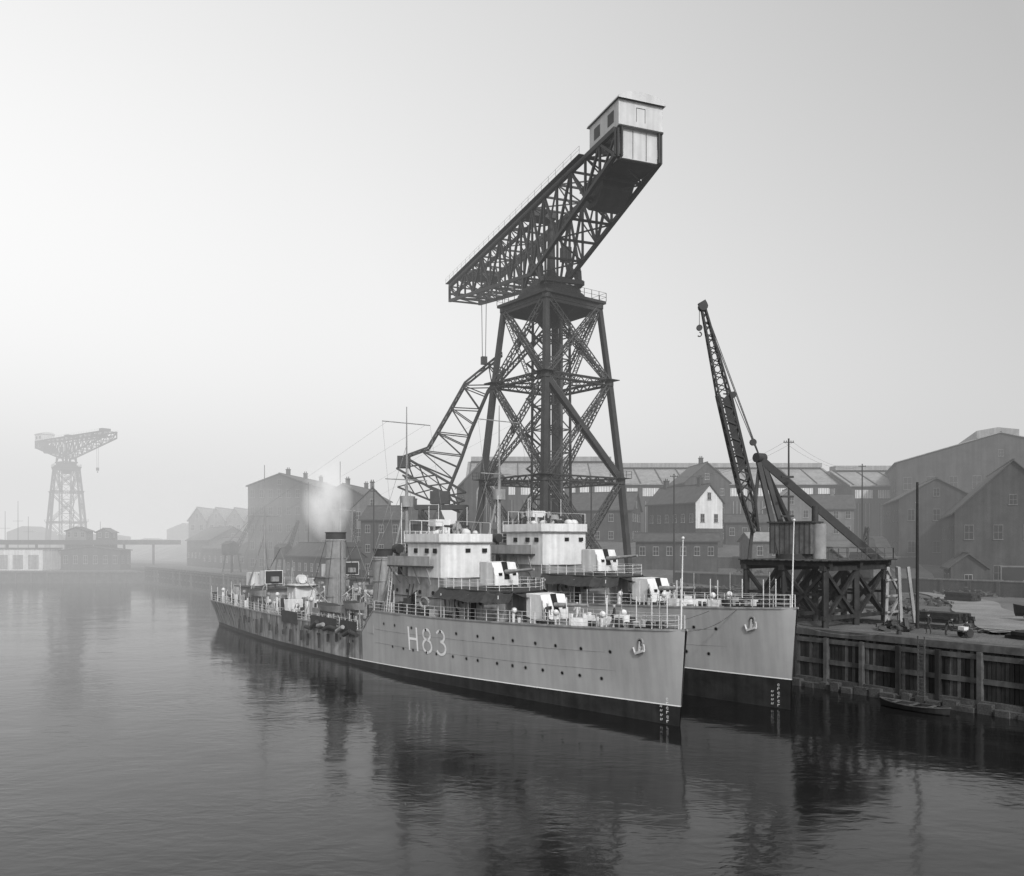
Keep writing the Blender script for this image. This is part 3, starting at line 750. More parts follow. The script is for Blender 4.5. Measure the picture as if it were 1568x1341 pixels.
g=group('wharf_wall',tuple(D(0,-23,0)),DA)
mb=MB()
mb.box(-150,245,-1.2,-.2,-2,4.6,0)
mb.box(-150,245,-1.6,.15,4.75,5.33,1)
for z in (4.1,2.2): mb.box(-150,245,-.2,.08,z,z+.42,1)
mb.box(-150,245,-.2,.75,-1,.45,2); mb.box(-150,245,-.2,.35,.45,.9,2)
s=-150
while s<245:
    w=random.uniform(.3,.42); mb.box(s,s+w,-.2,.4,-1,4.72+random.uniform(-.15,.05),1 if random.random()<.5 else 0); s+=3.4+random.uniform(-.15,.15)
s=-60
while s<130:
    d=random.uniform(.0,.1); mb.box(s,s+.29,-.21,-.1+d,.6,4.7,random.choice([0,0,1])); s+=.33
s=-60
while s<60:
    mb.box(s,s+random.uniform(.6,1.4),.3,.75+random.uniform(.0,.35),-.5,random.uniform(.35,.8),2); s+=1.3
obj('piles_and_boards',mb,[M_timber,M_timber_l,M_stone],g)
mb=MB()
sL=-6.5
for o2 in(0,.55): mb.beam((sL+o2,.55,.3),(sL+o2,.55,5.6),.09)
for k in range(16): mb.beam((sL,.55,.5+k*.32),(sL+.55,.55,.5+k*.32),.06)
obj('ladder',mb,M_timber_l,g)
mb=MB()
for s in(-14,-3,8,22,40,60): 
    mb.cyl((s,-1.9,5.3),(s,-1.9,5.75),.22,.18,10); mb.cyl((s,-1.9,5.75),(s,-1.9,5.95),.32,.28,10)
obj('bollards',mb,M_dark,g)
g=group('far_quay_wall',(-118,270,0)); mb=MB(); mb.box(-2000,2,0,.6,-1,3.62,0); mb.box(-2000,2,-.25,.7,3.3,3.75,1)
x=-300
while x<0: mb.box(x,x+.5,-.3,0,-1,3.3,1); x+=5
obj('masonry',mb,[M_stone,M_timber_l],g)

mw=bpy.data.materials.new('harbour_water'); mw.use_nodes=True; nt=mw.node_tree;n=nt.nodes;l=nt.links;b=n['Principled BSDF']
b.inputs['Base Color'].default_value=(.008,.008,.008,1); b.inputs['Roughness'].default_value=.10; b.inputs['IOR'].default_value=1.333
tc=n.new('ShaderNodeTexCoord')
def wn(sc,rot,ns,det):
    mp=n.new('ShaderNodeMapping'); mp.inputs['Scale'].default_value=sc; mp.inputs['Rotation'].default_value=(0,0,rot)
    l.new(tc.outputs['Object'],mp.inputs['Vector']); no=n.new('ShaderNodeTexNoise'); no.inputs['Scale'].default_value=ns; no.inputs['Detail'].default_value=det; no.inputs['Distortion'].default_value=.4
    l.new(mp.outputs['Vector'],no.inputs['Vector']); return no.outputs['Fac']
a1=wn((1,1.8,1),.25,.9,3); a2=wn((1,1.3,1),-.5,.14,3)
a3=wn((1,2,1),.1,.045,2)
pr_=n.new('ShaderNodeMapRange'); pr_.inputs['From Min'].default_value=.4; pr_.inputs['From Max'].default_value=.62; pr_.inputs['To Min'].default_value=.25; pr_.inputs['To Max'].default_value=1.1; l.new(a3,pr_.inputs['Value'])
mu=n.new('ShaderNodeMath');mu.operation='MULTIPLY'; l.new(a1,mu.inputs[0]); l.new(pr_.outputs[0],mu.inputs[1])
ad=n.new('ShaderNodeMath');ad.operation='MULTIPLY_ADD'; l.new(a2,ad.inputs[0]); ad.inputs[1].default_value=2.6; l.new(mu.outputs[0],ad.inputs[2])
bp=n.new('ShaderNodeBump'); bp.inputs['Strength'].default_value=.33; bp.inputs['Distance'].default_value=.10
l.new(ad.outputs[0],bp.inputs['Height']); l.new(bp.outputs[0],b.inputs['Normal'])
mb=MB(); mb.add([(-3000,-300,0),(3000,-300,0),(3000,3500,0),(-3000,3500,0)],[(0,1,2,3)]); obj('water',mb,mw)

g=group('rowing_boat',tuple(D(-7.2,-19.4,0)),DA); mb=MB(); boat(mb,(0,0,-.15),5.8,1.6,.62,0,1,cover=False); obj('boat_hull',mb,[M_timber,M_timber_l],g)

# ------------------------------------------------------------ buildings
def building(name,X,Y,z0,w,l,h,rh,rot,wall,roof,front=(4,2),side=(5,2),ww=1.0,wh=1.6,fr=M_mid,door=False,arch=False,chim=0,ridge_vent=False,sidewall=None):
    g=group(name,(X,Y,z0),rot); mb=MB()
    mb.add([(-w/2,0,-5),(w/2,0,-5),(w/2,l,-5),(-w/2,l,-5),(-w/2,0,h),(w/2,0,h),(w/2,l,h),(-w/2,l,h),(0,0,h+rh),(0,l,h+rh)],[(0,1,5,8,4),(2,3,7,9,6)],0)
    mb.add([(-w/2,0,-5),(w/2,0,-5),(w/2,l,-5),(-w/2,l,-5),(-w/2,0,h),(w/2,0,h),(w/2,l,h),(-w/2,l,h)],[(1,2,6,5),(3,0,4,7)],1)
    mb.box(-w/2-.08,w/2+.08,-.08,-.001,-4,.8,1)
    obj('walls',mb,[wall,sidewall or wall],g)
    mb=MB(); e=.45;k=rh/(w/2)
    for sd in(-1,1):
        a=[(0,-e,h+rh+.12),(sd*(w/2+e),-e,h-e*k+.12),(sd*(w/2+e),l+e,h-e*k+.12),(0,l+e,h+rh+.12)]
        b2=[(p[0],p[1],p[2]+.18) for p in a]
        mb.add(a+b2,[(0,1,2,3),(4,5,6,7),(0,1,5,4),(1,2,6,5),(2,3,7,6)],0)
        mb.beam((sd*(w/2+e),-e,h-e*k+.1),(sd*(w/2+e),l+e,h-e*k+.1),.16,.16,1)
    mb.beam((0,-e,h+rh+.32),(0,l+e,h+rh+.32),.3,.2,1)
    if ridge_vent: 
        mb.prism([(-w*.1,h+rh-.6),(w*.1,h+rh-.6),(w*.1,h+rh+1.2),(0,h+rh+1.9),(-w*.1,h+rh+1.2)],l*.06,l*.94,0)
    for c in range(chim):
        yy=l*(.15+.7*c/max(1,chim-1)) if chim>1 else l*.3
        mb.box(-.5,.5,yy,yy+.9,h+rh-.8,h+rh+1.7,2); mb.box(-.6,.6,yy-.1,yy+1,h+rh+1.7,h+rh+1.9,1)
        for q in(-.25,.25): mb.cyl((q,yy+.45,h+rh+1.9),(q,yy+.45,h+rh+2.4),.14,.11,8,1)
    obj('roof',mb,[roof,M_dark,sidewall or wall],g)
    mb=MB()
    def win(P,U,N,cx,cz,a,b3):
        def q(u,z,o): return V(P)+V(U)*u+V((0,0,z))+V(N)*o
        def bx(u0,u1,z0_,z1_,o,m): 
            vs=[q(u0,z0_,0),q(u1,z0_,0),q(u1,z1_,0),q(u0,z1_,0),q(u0,z0_,o),q(u1,z0_,o),q(u1,z1_,o),q(u0,z1_,o)]
            mb.add(vs,[(4,5,6,7),(0,1,5,4),(1,2,6,5),(2,3,7,6),(3,0,4,7)],m)
        bx(cx-a/2,cx+a/2,cz,cz+b3,.03,0)
        f=.07
        bx(cx-a/2-f,cx-a/2,cz,cz+b3,.06,1);bx(cx+a/2,cx+a/2+f,cz,cz+b3,.06,1);bx(cx-a/2-f,cx+a/2+f,cz+b3,cz+b3+f*1.6,.08,1);bx(cx-a/2-f*2,cx+a/2+f*2,cz-f*2,cz,.15,1)
        bx(cx-.03,cx+.03,cz,cz+b3,.06,1);bx(cx-a/2,cx+a/2,cz+b3*.5-.03,cz+b3*.5+.03,.05,1)
    def rowset(P,U,N,Lw,c,r):
        for i in range(c):
            for j in range(r):
                win(P,U,N,Lw*(i+.5)/c,h*(j+.32)/r+.1,min(ww,Lw/c*.6),min(wh,h/r*.6))
    if door:
        mb.box(-1.6,1.6,-.12,-.085,0,4.2,0)
        for x in(-1.75,1.6): mb.box(x,x+.15,-.2,-.085,0,4.2,1)
        mb.box(-1.8,1.8,-.2,-.085,4.2,4.45,1)
    if arch:
        for rr,o,m in((2.3,-.1,1),(2.0,-.14,0)):
            vs=[(-rr,o,h*.45)]+[(rr*math.cos(R(180-a)),o,h*.85+rr*math.sin(R(a))) for a in range(0,181,15)]+[(rr,o,h*.45)]
            mb.add(vs,[tuple(range(len(vs)))],m)
        for x in(-1,0,1): mb.box(x-.05,x+.05,-.2,-.15,h*.45,h*.85+1.6,1)
        mb.box(-2,2,-.2,-.15,h*.85-.05,h*.85+.05,1)
    if front[0]: rowset((-w/2,0,0),(1,0,0),(0,-1,0),w,*front)
    if side[0]:
        rowset((-w/2,0,0),(0,1,0),(-1,0,0),l,*side); rowset((w/2,0,0),(0,1,0),(1,0,0),l,*side)
    if not arch and rh>2: win((-w/2,0,0),(1,0,0),(0,-1,0),w/2,h+rh*.15,min(1.0,w*.12),min(1.5,rh*.4))
    obj('windows',mb,[M_glass,fr],g)
    return g
building('brick_workshop',79.5,134.7,5.1,16.5,40,13,8,R(-24),M_brick,M_slate,(4,2),(8,2),1.2,2.2,M_brick_l,door=True)
building('lean_to_shed',71.5,133,5.1,5,8,4.2,2,R(-20),M_brick,M_slate,(1,1),(2,1))
building('brick_workshop',86,172,9.0,14,30,13,4,R(-18),M_brick,M_slate,(3,2),(6,2),1.2,2.2,M_brick_l)
building('fabrication_hall',118,205,13,46,60,20,6.5,R(-20),M_brick,M_slate_l,(9,2),(10,2),1.8,3,M_brick_l,ridge_vent=True)
def shed(name,X0,X1,Y,z0,zl,zt,roofd):
    g=group(name,(X0,Y,z0)); mb=MB(); W=X1-X0; h=zl-z0
    mb.box(0,W,0,roofd,0,h,0); obj('walls',mb,M_brick,g)
    mb=MB(); 
    mb.add([(-1,-1,h),(W+1,-1,h),(W+1,roofd*.35,zt-z0),(-1,roofd*.35,zt-z0),(-1,-1,h+.3),(W+1,-1,h+.3),(W+1,roofd*.35,zt-z0+.3),(-1,roofd*.35,zt-z0+.3)],[(0,1,2,3),(4,5,6,7),(0,1,5,4),(2,3,7,6),(1,2,6,5),(3,0,4,7)],0)
    mb.box(-.9,W+.9,roofd*.35,roofd,h+.1,zt-z0+.28,0)
    mb.box(0,W,roofd*.3,roofd*.42,zt-z0+.3,zt-z0+1.6,0)
    k=int(W/6)
    for i in range(k+1): mb.beam((W*i/k,-1.1,h+.42),(W*i/k,roofd*.35,zt-z0+.42),.3,.2,1)
    obj('roof',mb,[M_slate_l,M_slate],g)
    mb=MB()
    for i in range(k):
        x=W*(i+.12)/k; x2=W*(i+.88)/k
        mb.box(x,x2,-.06,-.002,h-3.2,h-.9,1)
        for q in range(7): xx=x+(x2-x)*(q+.5)/7; mb.box(xx-.06,xx+.06,-.1,-.06,h-3.2,h-.9,2)
        mb.box(x+.3,x2-.3,-.06,-.002,1.5,h-4.6,0)
        for q in range(4): xx=x+.3+(x2-x-.6)*(q+.5)/4; mb.box(xx-.06,xx+.06,-.1,-.06,1.5,h-4.6,2)
        mb.box(W*i/k-.3,W*i/k+.3,-.25,-.002,0,h-.4,3)
    obj('glazing',mb,[M_glass,M_light,M_mid,M_brick],g)
shed('long_shed',30,92,240,12,29.3,35.0,40); shed('long_shed',-12,29,236,12,29.5,36.5,40)
shed('long_shed',93,118,232,12,28.3,33.5,40)
building('white_gable_house',43.2,186,15.4,7.6,17,6.6,3.7,R(28),M_render,M_slate,(2,1),(6,1),1.0,1.7,M_mid,chim=2,sidewall=M_brick)
building('brick_gable_house',51,222,13.8,12,16,15,5.0,R(5),M_brick,M_slate,(3,3),(3,3),chim=1)
building('grey_gable_house',64.5,196,13.8,9.5,14,7.6,4.2,R(-10),M_brick_l,M_slate_l,(3,2),(4,2),chim=1)
building('grey_gable_house',80,200,14,8.5,13,7,3.2,R(75),M_brick_l,M_slate,(3,2),(5,2),chim=1)
building('store_shed',62,190,13.2,5,14,4.5,1.5,R(80),M_brick,M_slate,(2,1),(5,1))
building('store_shed',41,170,9.2,6,16,4.2,1.4,R(80),M_brick,M_slate,(2,1),(6,1))
building('store_shed',55,168,9.4,7,9,4.0,1.6,R(95),M_timber_l,M_slate_l,(2,1),(3,1))
building('pump_house',-6,198,10.2,10.5,22,17,5.6,R(8),M_brick,M_slate,(0,0),(4,2),1.4,2.4,arch=True)
building('brick_gable_house',29,198,12.6,12,16,8,4,R(72),M_brick,M_slate,(4,2),(5,2),chim=2)
building('brick_gable_house',8,176,8,14,12,8,3.6,R(30),M_brick,M_slate,(5,2),(4,2))
building('warehouse',-63.5,232,5,18,40,23.5,3.2,R(-6),M_brick,M_slate,(7,5),(12,5),1.1,2.0,M_brick_l,chim=3)
building('warehouse',-45,226,5,13,26,20,3.5,R(-6),M_brick,M_slate,(5,4),(8,4),1.1,2.0,M_brick_l,chim=2)
building('pale_gable_house',-33.5,204,5.2,10,18,16,5,R(10),M_brick_l,M_slate,(3,4),(5,4),1.0,1.8,chim=1)
building('pale_gable_house',-17,192,5.2,11,16,13,3,R(80),M_brick,M_slate,(4,3),(5,3),chim=1)
for i in range(4): building('gabled_shed',-112+i*6.0,302+i*2,4,6.0,30,17,4.2,R(2),M_brick_l,M_slate_l,(2,3),(6,2),1.1,2.0)
building('quayside_shed',-88,268,5.2,15,22,8.5,4,R(38),M_brick,M_slate,(3,1),(6,1))
building('quayside_shed',-75,246,5.2,10,30,6,3,R(38),M_brick,M_slate,(3,1),(6,1))
building('quayside_shed',-34,178,5.2,7,26,5,2.6,R(37),M_brick,M_slate,(2,1),(8,1))
building('gate_lodge',-142,286,3.6,20,8,6.6,1.2,0,M_brick,M_slate,(6,1),(2,1),1.3,2.6)
g=group('transit_shed',(-175,284,3.6)); mb=MB(); mb.box(-20,18,0,12,0,7.2,0); mb.box(-120,58,6,16,8.6,10.2,1)
for i in range(18): mb.box(-118+i*10,-117.4+i*10,6.2,6.8,0,8.6,1)
for i in range(7): mb.box(-18+i*5.2,-14.5+i*5.2,-.08,0,.4,5.2,2)
mb.box(-20.4,18.4,-.5,12.4,7.2,7.5,1)
obj('shed_body',mb,[M_light,M_slate,M_mid],g)
building('signal_hut',-150,292,13.8,7,5,3,1.2,0,M_brick_l,M_slate,(3,1),(1,1))
building('signal_hut',-141,293,13.8,5,5,2.6,1.2,0,M_brick,M_slate,(2,1),(1,1))
g=group('foreshore_building_row',(-190,470,3.6)); mb=MB()
x=-160
while x<150:
    w=random.uniform(10,24);h=random.uniform(7,17); mb.prism([(x,0),(x+w,0),(x+w,h),(x+w/2,h+random.uniform(1.5,4)),(x,h)],0,20,0); x+=w+random.uniform(-1,6)
obj('distant_houses',mb,M_brick,g)
mb=MB(); g=group('distant_ship_masts',(-200,330,3))
for px,h in((-4,24),(-1,28),(3,22),(8,26),(12,20),(28,23),(40,18)):
    mb.cyl((px,0,0),(px,0,h),.2,.08,6); mb.beam((px-2,0,h*.7),(px+2,0,h*.7),.1)
obj('masts',mb,M_timber,g)

def pole(X,Y,z0,z1,arms=1):
    g=group('telegraph_pole',(X,Y,z0)); mb=MB(); h=z1-z0
    mb.cyl((0,0,0),(0,0,h),.17,.11,8)
    for k in range(arms):
        mb.beam((-.7,0,h-.5-k*.6),(.7,0,h-.5-k*.6),.09,.1)
        for x in(-.6,-.3,.3,.6): mb.cyl((x,0,h-.44-k*.6),(x,0,h-.25-k*.6),.05,.03,6)
    obj('post',mb,M_timber,g)
pole(38.0,79.6,5.3,19.0,0); pole(36.5,112,5.3,27,1); pole(29,152,6,25.5,1); pole(66,160,8,28,1); pole(-28,172,5.3,24,1); pole(-47,196,5.3,27,1); pole(14,150,5.3,24,1)
mb=MB(); g=group('telegraph_wires',(36.5,112,26))
def wire(a,b,sag):
    a=V(a);b=V(b);pr=None
    for i in range(13):
        t=i/12; p=a.lerp(b,t)-V((0,0,sag*4*t*(1-t)))
        if pr is not None: mb.beam(pr,p,.018)
        pr=p
for o3 in(-.6,.6):
    wire((36.5+o3,112,26.5),(29+o3,152,25),1.5); wire((36.5+o3,112,26.5),(66+o3,160,27.5),1.5); wire((29+o3,152,25),(14+o3,150,23.5),.6)
obj('wires',mb,M_dark,g,world=True)

def smallcrane(s,t,h,ang,name='quay_crane'):
    p=D(s,t,5.3); g=group(name,tuple(p),ang); mb=MB()
    for x,y in((-1.6,-1.6),(1.6,-1.6),(1.6,1.6),(-1.6,1.6)): mb.beam((x,y,0),(x*.7,y*.7,h*.3),.3)
    mb.box(-1.8,1.8,-1.6,1.6,h*.3,h*.3+.4); mb.box(-2.2,.9,-1.3,1.3,h*.3+.4,h*.3+2.8); mb.prism([(-2.4,h*.3+2.8),(1.1,h*.3+2.8),(-.6,h*.3+3.7)],-1.4,1.4)
    mb.lattice((1,0,h*.3+.8),(h*.5,0,h),.9,.18,w2=.4); mb.beam((-1,0,h*.3+3.4),(h*.5,0,h),.1); mb.beam((h*.5,0,h),(h*.5,0,h*.45),.06)
    obj('crane_body',mb,M_crane,g)
smallcrane(178,-28,15,R(60)); smallcrane(148,-30,13,R(75)); smallcrane(112,-30,14,R(100)); smallcrane(20,-58,10,R(60))
def stack(s,t,n,name='timber_stack',mt=M_timber_l,Lz=4,a=0):
    p=D(s,t,0); z=terr(p.x,p.y,s,t); g=group(name,(p.x,p.y,z),DA+a); mb=MB()
    for j in range(n):
        for i in range(6-j//2):
            y=-1.2+i*.42+j*.1; o4=random.uniform(-.4,.4); mb.box(-Lz/2+o4,Lz/2+o4,y,y+.38,j*.33,j*.33+.3,random.choice([0,0,1]))
    obj('baulks',mb,[mt,M_timber],g)
def heap(s,t,r,k,name='scrap_heap'):
    p=D(s,t,0); z=terr(p.x,p.y,s,t); g=group(name,(p.x,p.y,z),0); mb=MB()
    for i in range(k):
        a=random.uniform(0,6.28);q=r*math.sqrt(random.random()); x,y=q*math.cos(a),q*math.sin(a); h=(1-q/r)*.9+.1
        d=V((random.uniform(-1,1),random.uniform(-1,1),random.uniform(-.3,.4))); d.normalize(); d*=random.uniform(.4,1.8)
        mb.beam(V((x,y,h))-d/2,V((x,y,h))+d/2,random.uniform(.08,.45),random.uniform(.06,.35),random.choice([0,0,1,1,1]))
    obj('scrap',mb,[M_dark,M_timber_l],g)
def wagon(s,t,a=0):
    p=D(s,t,0); z=terr(p.x,p.y,s,t); g=group('railway_wagon',(p.x,p.y,z),DA+a); mb=MB()
    mb.box(-2.8,2.8,-1.15,1.15,.9,1.1,0)
    for y in(-1.15,1.1): mb.box(-2.8,2.8,y,y+.06,1.1,2.4,1)
    for x in(-2.8,2.74): mb.box(x,x+.06,-1.1,1.1,1.1,2.4,1)
    for x in(-2,-1,0,1,2):
        for y in(-1.22,1.16): mb.box(x-.05,x+.05,y,y+.06,.9,2.4,0)
    for x in(-1.6,1.6):
        for y in(-.8,.7): mb.cyl((x,y,.45),(x,y+.1,.45),.45,.45,14,0)
        mb.beam((x,-.8,.45),(x,.8,.45),.12)
    obj('wagon_body',mb,[M_dark,M_timber_l],g)
for s,t,n in((1,-40,3),(18,-40,5),(24,-44,4),(30,-38,6),(36,-46,5),(20,-56,5),(28,-62,6),(12,-70,4),(66,-44,6),(80,-40,5),(95,-42,6),(110,-38,5),(125,-40,6),(140,-36,5),(-12,-30,2)):
    stack(s+random.uniform(-1,1),t,n,a=random.uniform(-.5,.5),mt=random.choice([M_timber_l,M_timber]))
for s,t,r,k in((-1,-28,1.6,26),(16,-38,4,110),(22,-50,5,130),(32,-55,5,120),(42,-50,4,90),(8,-45,3,50),(70,-38,4,80),(88,-38,4,80),(100,-36,4,70),(120,-36,5,70),(14,-62,4,60),(30,-75,6,110),(18,-84,5,100),(45,-66,6,130),(55,-60,6,120),(60,-90,7,120)):
    heap(s,t,r,k)
for s,t,a in((26,-34,0),(33,-34,0),(14,-50,.3),(38,-62,.5),(75,-34,0),(83,-34,0),(91,-34,0),(104,-33,0),(112,-33,0),(130,-33,0)): wagon(s,t,a)
building('dock_hut',*D(27,-66,5.2),5,6,3,1.5,DA+.6,M_timber_l,M_slate,(1,1),(2,1))
building('dock_hut',*D(38,-70,6.2),6,8,4,2,DA+1.2,M_brick,M_slate,(2,1),(2,1))
for s,t,L,a in((30,-84,40,.05),(52,-74,30,0),(60,-100,50,.9)):
    p=D(s,t,0); z=terr(p.x,p.y,s,t); g=group('retaining_wall',(p.x,p.y,z-2),DA+a); mb=MB(); mb.box(-L/2,L/2,-.3,.3,0,4.2,0); mb.box(-L/2,L/2,-.4,.4,4.2,4.4,1)
    for k in range(int(L/4)): mb.box(-L/2+k*4,-L/2+k*4+.5,-.5,.5,0,4.19,0)
    obj('wall_body',mb,[M_brick,M_brick_l],g)
g=group('wharf_rail_track',tuple(D(20,-33,5.3)),DA); mb=MB()
for y in(-.72,.72): mb.box(-70,150,y-.04,y+.04,.12,.26,0)
s=-70
while s<110: mb.box(s,s+.25,-1.3,1.3,.02,.13,1); s+=.8
obj('rails_and_sleepers',mb,[M_dark,M_timber],g)
p=V((53,84,5.3)); g=group('boat_cradle',tuple(p),R(-40)); mb=MB()
boat(mb,(0,0,.6),6,2,1,0,1,cover=True)
for x in(-1.8,1.8): mb.beam((x,-1.2,0),(x,1.2,.7),.2,m=1); mb.beam((x,1.2,0),(x,-1.2,.7),.2,m=1)
obj('boat_and_trestle',mb,[M_timber,M_timber_l],g)

# ------------------------------------------------------------ people
def person(name,loc,rot,pose='stand',top=M_cloth,hat=M_cloth_l):
    g=group(name,loc,rot)
    if pose=='stand': hip=.92;lean=0
    elif pose=='bend': hip=.85;lean=.5
    else: hip=.46;lean=.08
    if pose=='sit':
        leg=lambda sd:[(sd*.1,0,hip),(sd*.12,.44,hip+.03),(sd*.12,.46,.06),(sd*.13,.62,.03)]
    else:
        leg=lambda sd:[(sd*.09,0,hip),(sd*.13,.05+sd*.08,hip*.52),(sd*.14,-.02+sd*.1,.06),(sd*.16,.14+sd*.1,.03)]
    sh=hip+.50; ly=lean
    vs=[(0,0,hip),(0,ly*.3,hip+.18),(0,ly*.7,hip+.38-lean*.1),(0,ly*.95,sh-lean*.2),(0,ly*1.1,sh+.1-lean*.25)]
    rad=[.145,.13,.16,.13,.055]; ed=[(0,1),(1,2),(2,3),(3,4)]
    for sd in(-1,1):
        o=len(vs); L=leg(sd); vs+=L[1:]; rad+=[.075,.05,.04]; ed+=[(0,o),(o,o+1),(o+1,o+2)]
        o=len(vs); z=sh-lean*.2; 
        arm=[(sd*.2,ly*.95,z-.02),(sd*.27,ly*1.0+.02,z-.3),(sd*.22,ly*1.1+.2,z-.5),(sd*.21,ly*1.1+.27,z-.55)]
        vs+=arm; rad+=[.065,.048,.036,.03]; ed+=[(3,o),(o,o+1),(o+1,o+2),(o+2,o+3)]
        hand=arm[-1]
        for k in range(4):
            o2=len(vs); vs+=[(hand[0]+(k-1.5)*.022,hand[1]+.05,hand[2]-.02),(hand[0]+(k-1.5)*.024,hand[1]+.08-.005*abs(k-1.5),hand[2]-.06)]; rad+=[.01,.009]; ed+=[(o+3,o2),(o2,o2+1)]
        o2=len(vs); vs.append((hand[0]-sd*.05,hand[1]+.02,hand[2]-.02)); rad.append(.011); ed.append((o+3,o2))
    me=bpy.data.meshes.new('body'); me.from_pydata(vs,ed,[]); ob=bpy.data.objects.new('body',me); scene.collection.objects.link(ob); ob.parent=g
    me.materials.append(top)
    md=ob.modifiers.new('Skin','SKIN'); sv=me.skin_vertices[0].data
    for i,r in enumerate(rad): sv[i].radius=(r,r*.85)
    sv[0].use_root=True
    ss_=ob.modifiers.new('Sub','SUBSURF'); ss_.levels=1; ss_.render_levels=1
    mb=MB(); hz=sh+.22-lean*.3; hy=ly*1.25+.02
    mb.sphere((0,hy,hz),.105,12,9,0,(.82,.95,1.15)); mb.sphere((0,hy+.1,hz-.01),.022,6,5,0); mb.box(-.03,.03,hy+.088,hy+.1,hz-.06,hz-.05,2)
    for sd in(-1,1): mb.sphere((sd*.088,hy,hz),.024,6,5,0,(.5,1,1.4)); mb.sphere((sd*.035,hy+.088,hz+.02),.013,6,5,2)
    mb.cyl((0,hy,hz+.06),(0,hy,hz+.13),.1,.115,14,1); mb.cyl((0,hy+.05,hz+.055),(0,hy+.05,hz+.07),.1,.1,12,1)
    obj('head_and_cap',mb,[M_skin,hat,M_dark],g)
person('dock_worker',(37.6,73.6,5.33),R(200),'bend',M_cloth,hat=M_dark)
person('dock_worker',(39.2,73.2,5.33),R(150),'sit',M_cloth,hat=M_dark)
person('dock_worker',(36.6,74.6,5.33),R(120),'stand',M_cloth,hat=M_dark)
g=group('hand_cart',(38.4,71.9,5.33),R(20)); mb=MB(); mb.box(-.8,.8,-.45,.45,.5,.62,0)
for y in(-.5,.45): mb.cyl((0,y,.38),(0,y+.06,.38),.38,.38,14,1); mb.beam((.8,y,.55),(1.7,y*.8,.75),.06)
mb.box(-.5,.0,-.3,.3,.62,.9,2); mb.box(.1,.5,-.3,.2,.62,.8,0); obj('cart_body',mb,[M_timber_l,M_dark,M_light],g)
g=group('wooden_crate',(39.2,73.0,5.33),R(150)); mb=MB(); mb.box(-.3,.3,-.3,.25,0,.42,0); mb.box(-.32,.32,-.32,.27,.1,.16,1); mb.box(-.32,.32,-.32,.27,.3,.36,1); obj('crate_body',mb,[M_timber_l,M_timber],g)
for (s,t,dz,ps,rr) in((12.6,-1.2,0,'stand',30),(13.2,1.6,0,'stand',200),(6.6,.2,0,'stand',90),(17.2,-2.6,0,'bend',0),(34.8,1,6.1,'stand',60),(31,2.3,7.25,'stand',100)):
    z=(zdk(s)-.06)+(0 if dz==0 else dz); z= 13.4 if dz>7 else (12.2 if dz>1 else z)
    person('sailor',tuple(D(s,t,z)),R(rr),ps,random.choice([M_cloth,M_cloth_l]))
    person('sailor',tuple(D(s-.4,t-11.7,z+1.1)),R(rr+70),ps,random.choice([M_cloth,M_cloth_l]))
for s,t in((46.5,3),(55,2.8),(69.5,3.2),(88,2.5),(93.5,1.5),(60,-3)): person('sailor',tuple(D(s,t,zdk(s)-.06)),R(random.uniform(0,360)),'stand',random.choice([M_cloth,M_cloth_l]))

# ------------------------------------------------------------ self-lit steam and haze
def vol(name,loc,size,dens,nscale,glow):
    m=bpy.data.materials.new(name+'_vapour'); m.use_nodes=True; nt=m.node_tree; n=nt.nodes;l=nt.links
    for x in list(n): 
        if x.type=='BSDF_PRINCIPLED': n.remove(x)
    out=[x for x in n if x.type=='OUTPUT_MATERIAL'][0]
    vs=n.new('ShaderNodeVolumePrincipled'); vs.inputs['Color'].default_value=(.6,.6,.6,1); vs.inputs['Anisotropy'].default_value=.1
    l.new(vs.outputs[0],out.inputs['Volume'])
    tc=n.new('ShaderNodeTexCoord'); ln=n.new('ShaderNodeVectorMath'); ln.operation='LENGTH'; l.new(tc.outputs['Object'],ln.inputs[0])
    fa=n.new('ShaderNodeMapRange'); fa.inputs['From Min'].default_value=1; fa.inputs['From Max'].default_value=.1; l.new(ln.outputs['Value'],fa.inputs['Value'])
    no=n.new('ShaderNodeTexNoise'); no.inputs['Scale'].default_value=nscale; no.inputs['Detail'].default_value=3; l.new(tc.outputs['Object'],no.inputs['Vector'])
    nr=n.new('ShaderNodeMapRange'); nr.inputs['From Min'].default_value=.36; nr.inputs['From Max'].default_value=.66; l.new(no.outputs['Fac'],nr.inputs['Value'])
    m1=n.new('ShaderNodeMath');m1.operation='MULTIPLY'; l.new(fa.outputs[0],m1.inputs[0]);l.new(nr.outputs[0],m1.inputs[1])
    m2=n.new('ShaderNodeMath');m2.operation='MULTIPLY'; l.new(m1.outputs[0],m2.inputs[0]);m2.inputs[1].default_value=dens
    l.new(m2.outputs[0],vs.inputs['Density'])
    m3=n.new('ShaderNodeMath');m3.operation='MULTIPLY'; l.new(m2.outputs[0],m3.inputs[0]);m3.inputs[1].default_value=glow
    l.new(m3.outputs[0],vs.inputs['Emission Strength']); vs.inputs['Emission Color'].default_value=(1,1,1,1)  # added emission brightens the vapour beyond the light it scatters
    mb=MB(); mb.sphere((0,0,0),1,20,14); o=obj(name,mb,m); o.location=loc; o.scale=size; return o
vol('glowing_steam_plume',(-23.6,108,18.8),(3.5,3.0,5.6),1.0,1.5,.5)
vol('glowing_smoke_drift',(-46,126,18),(20,7,9),.08,1.8,.38)
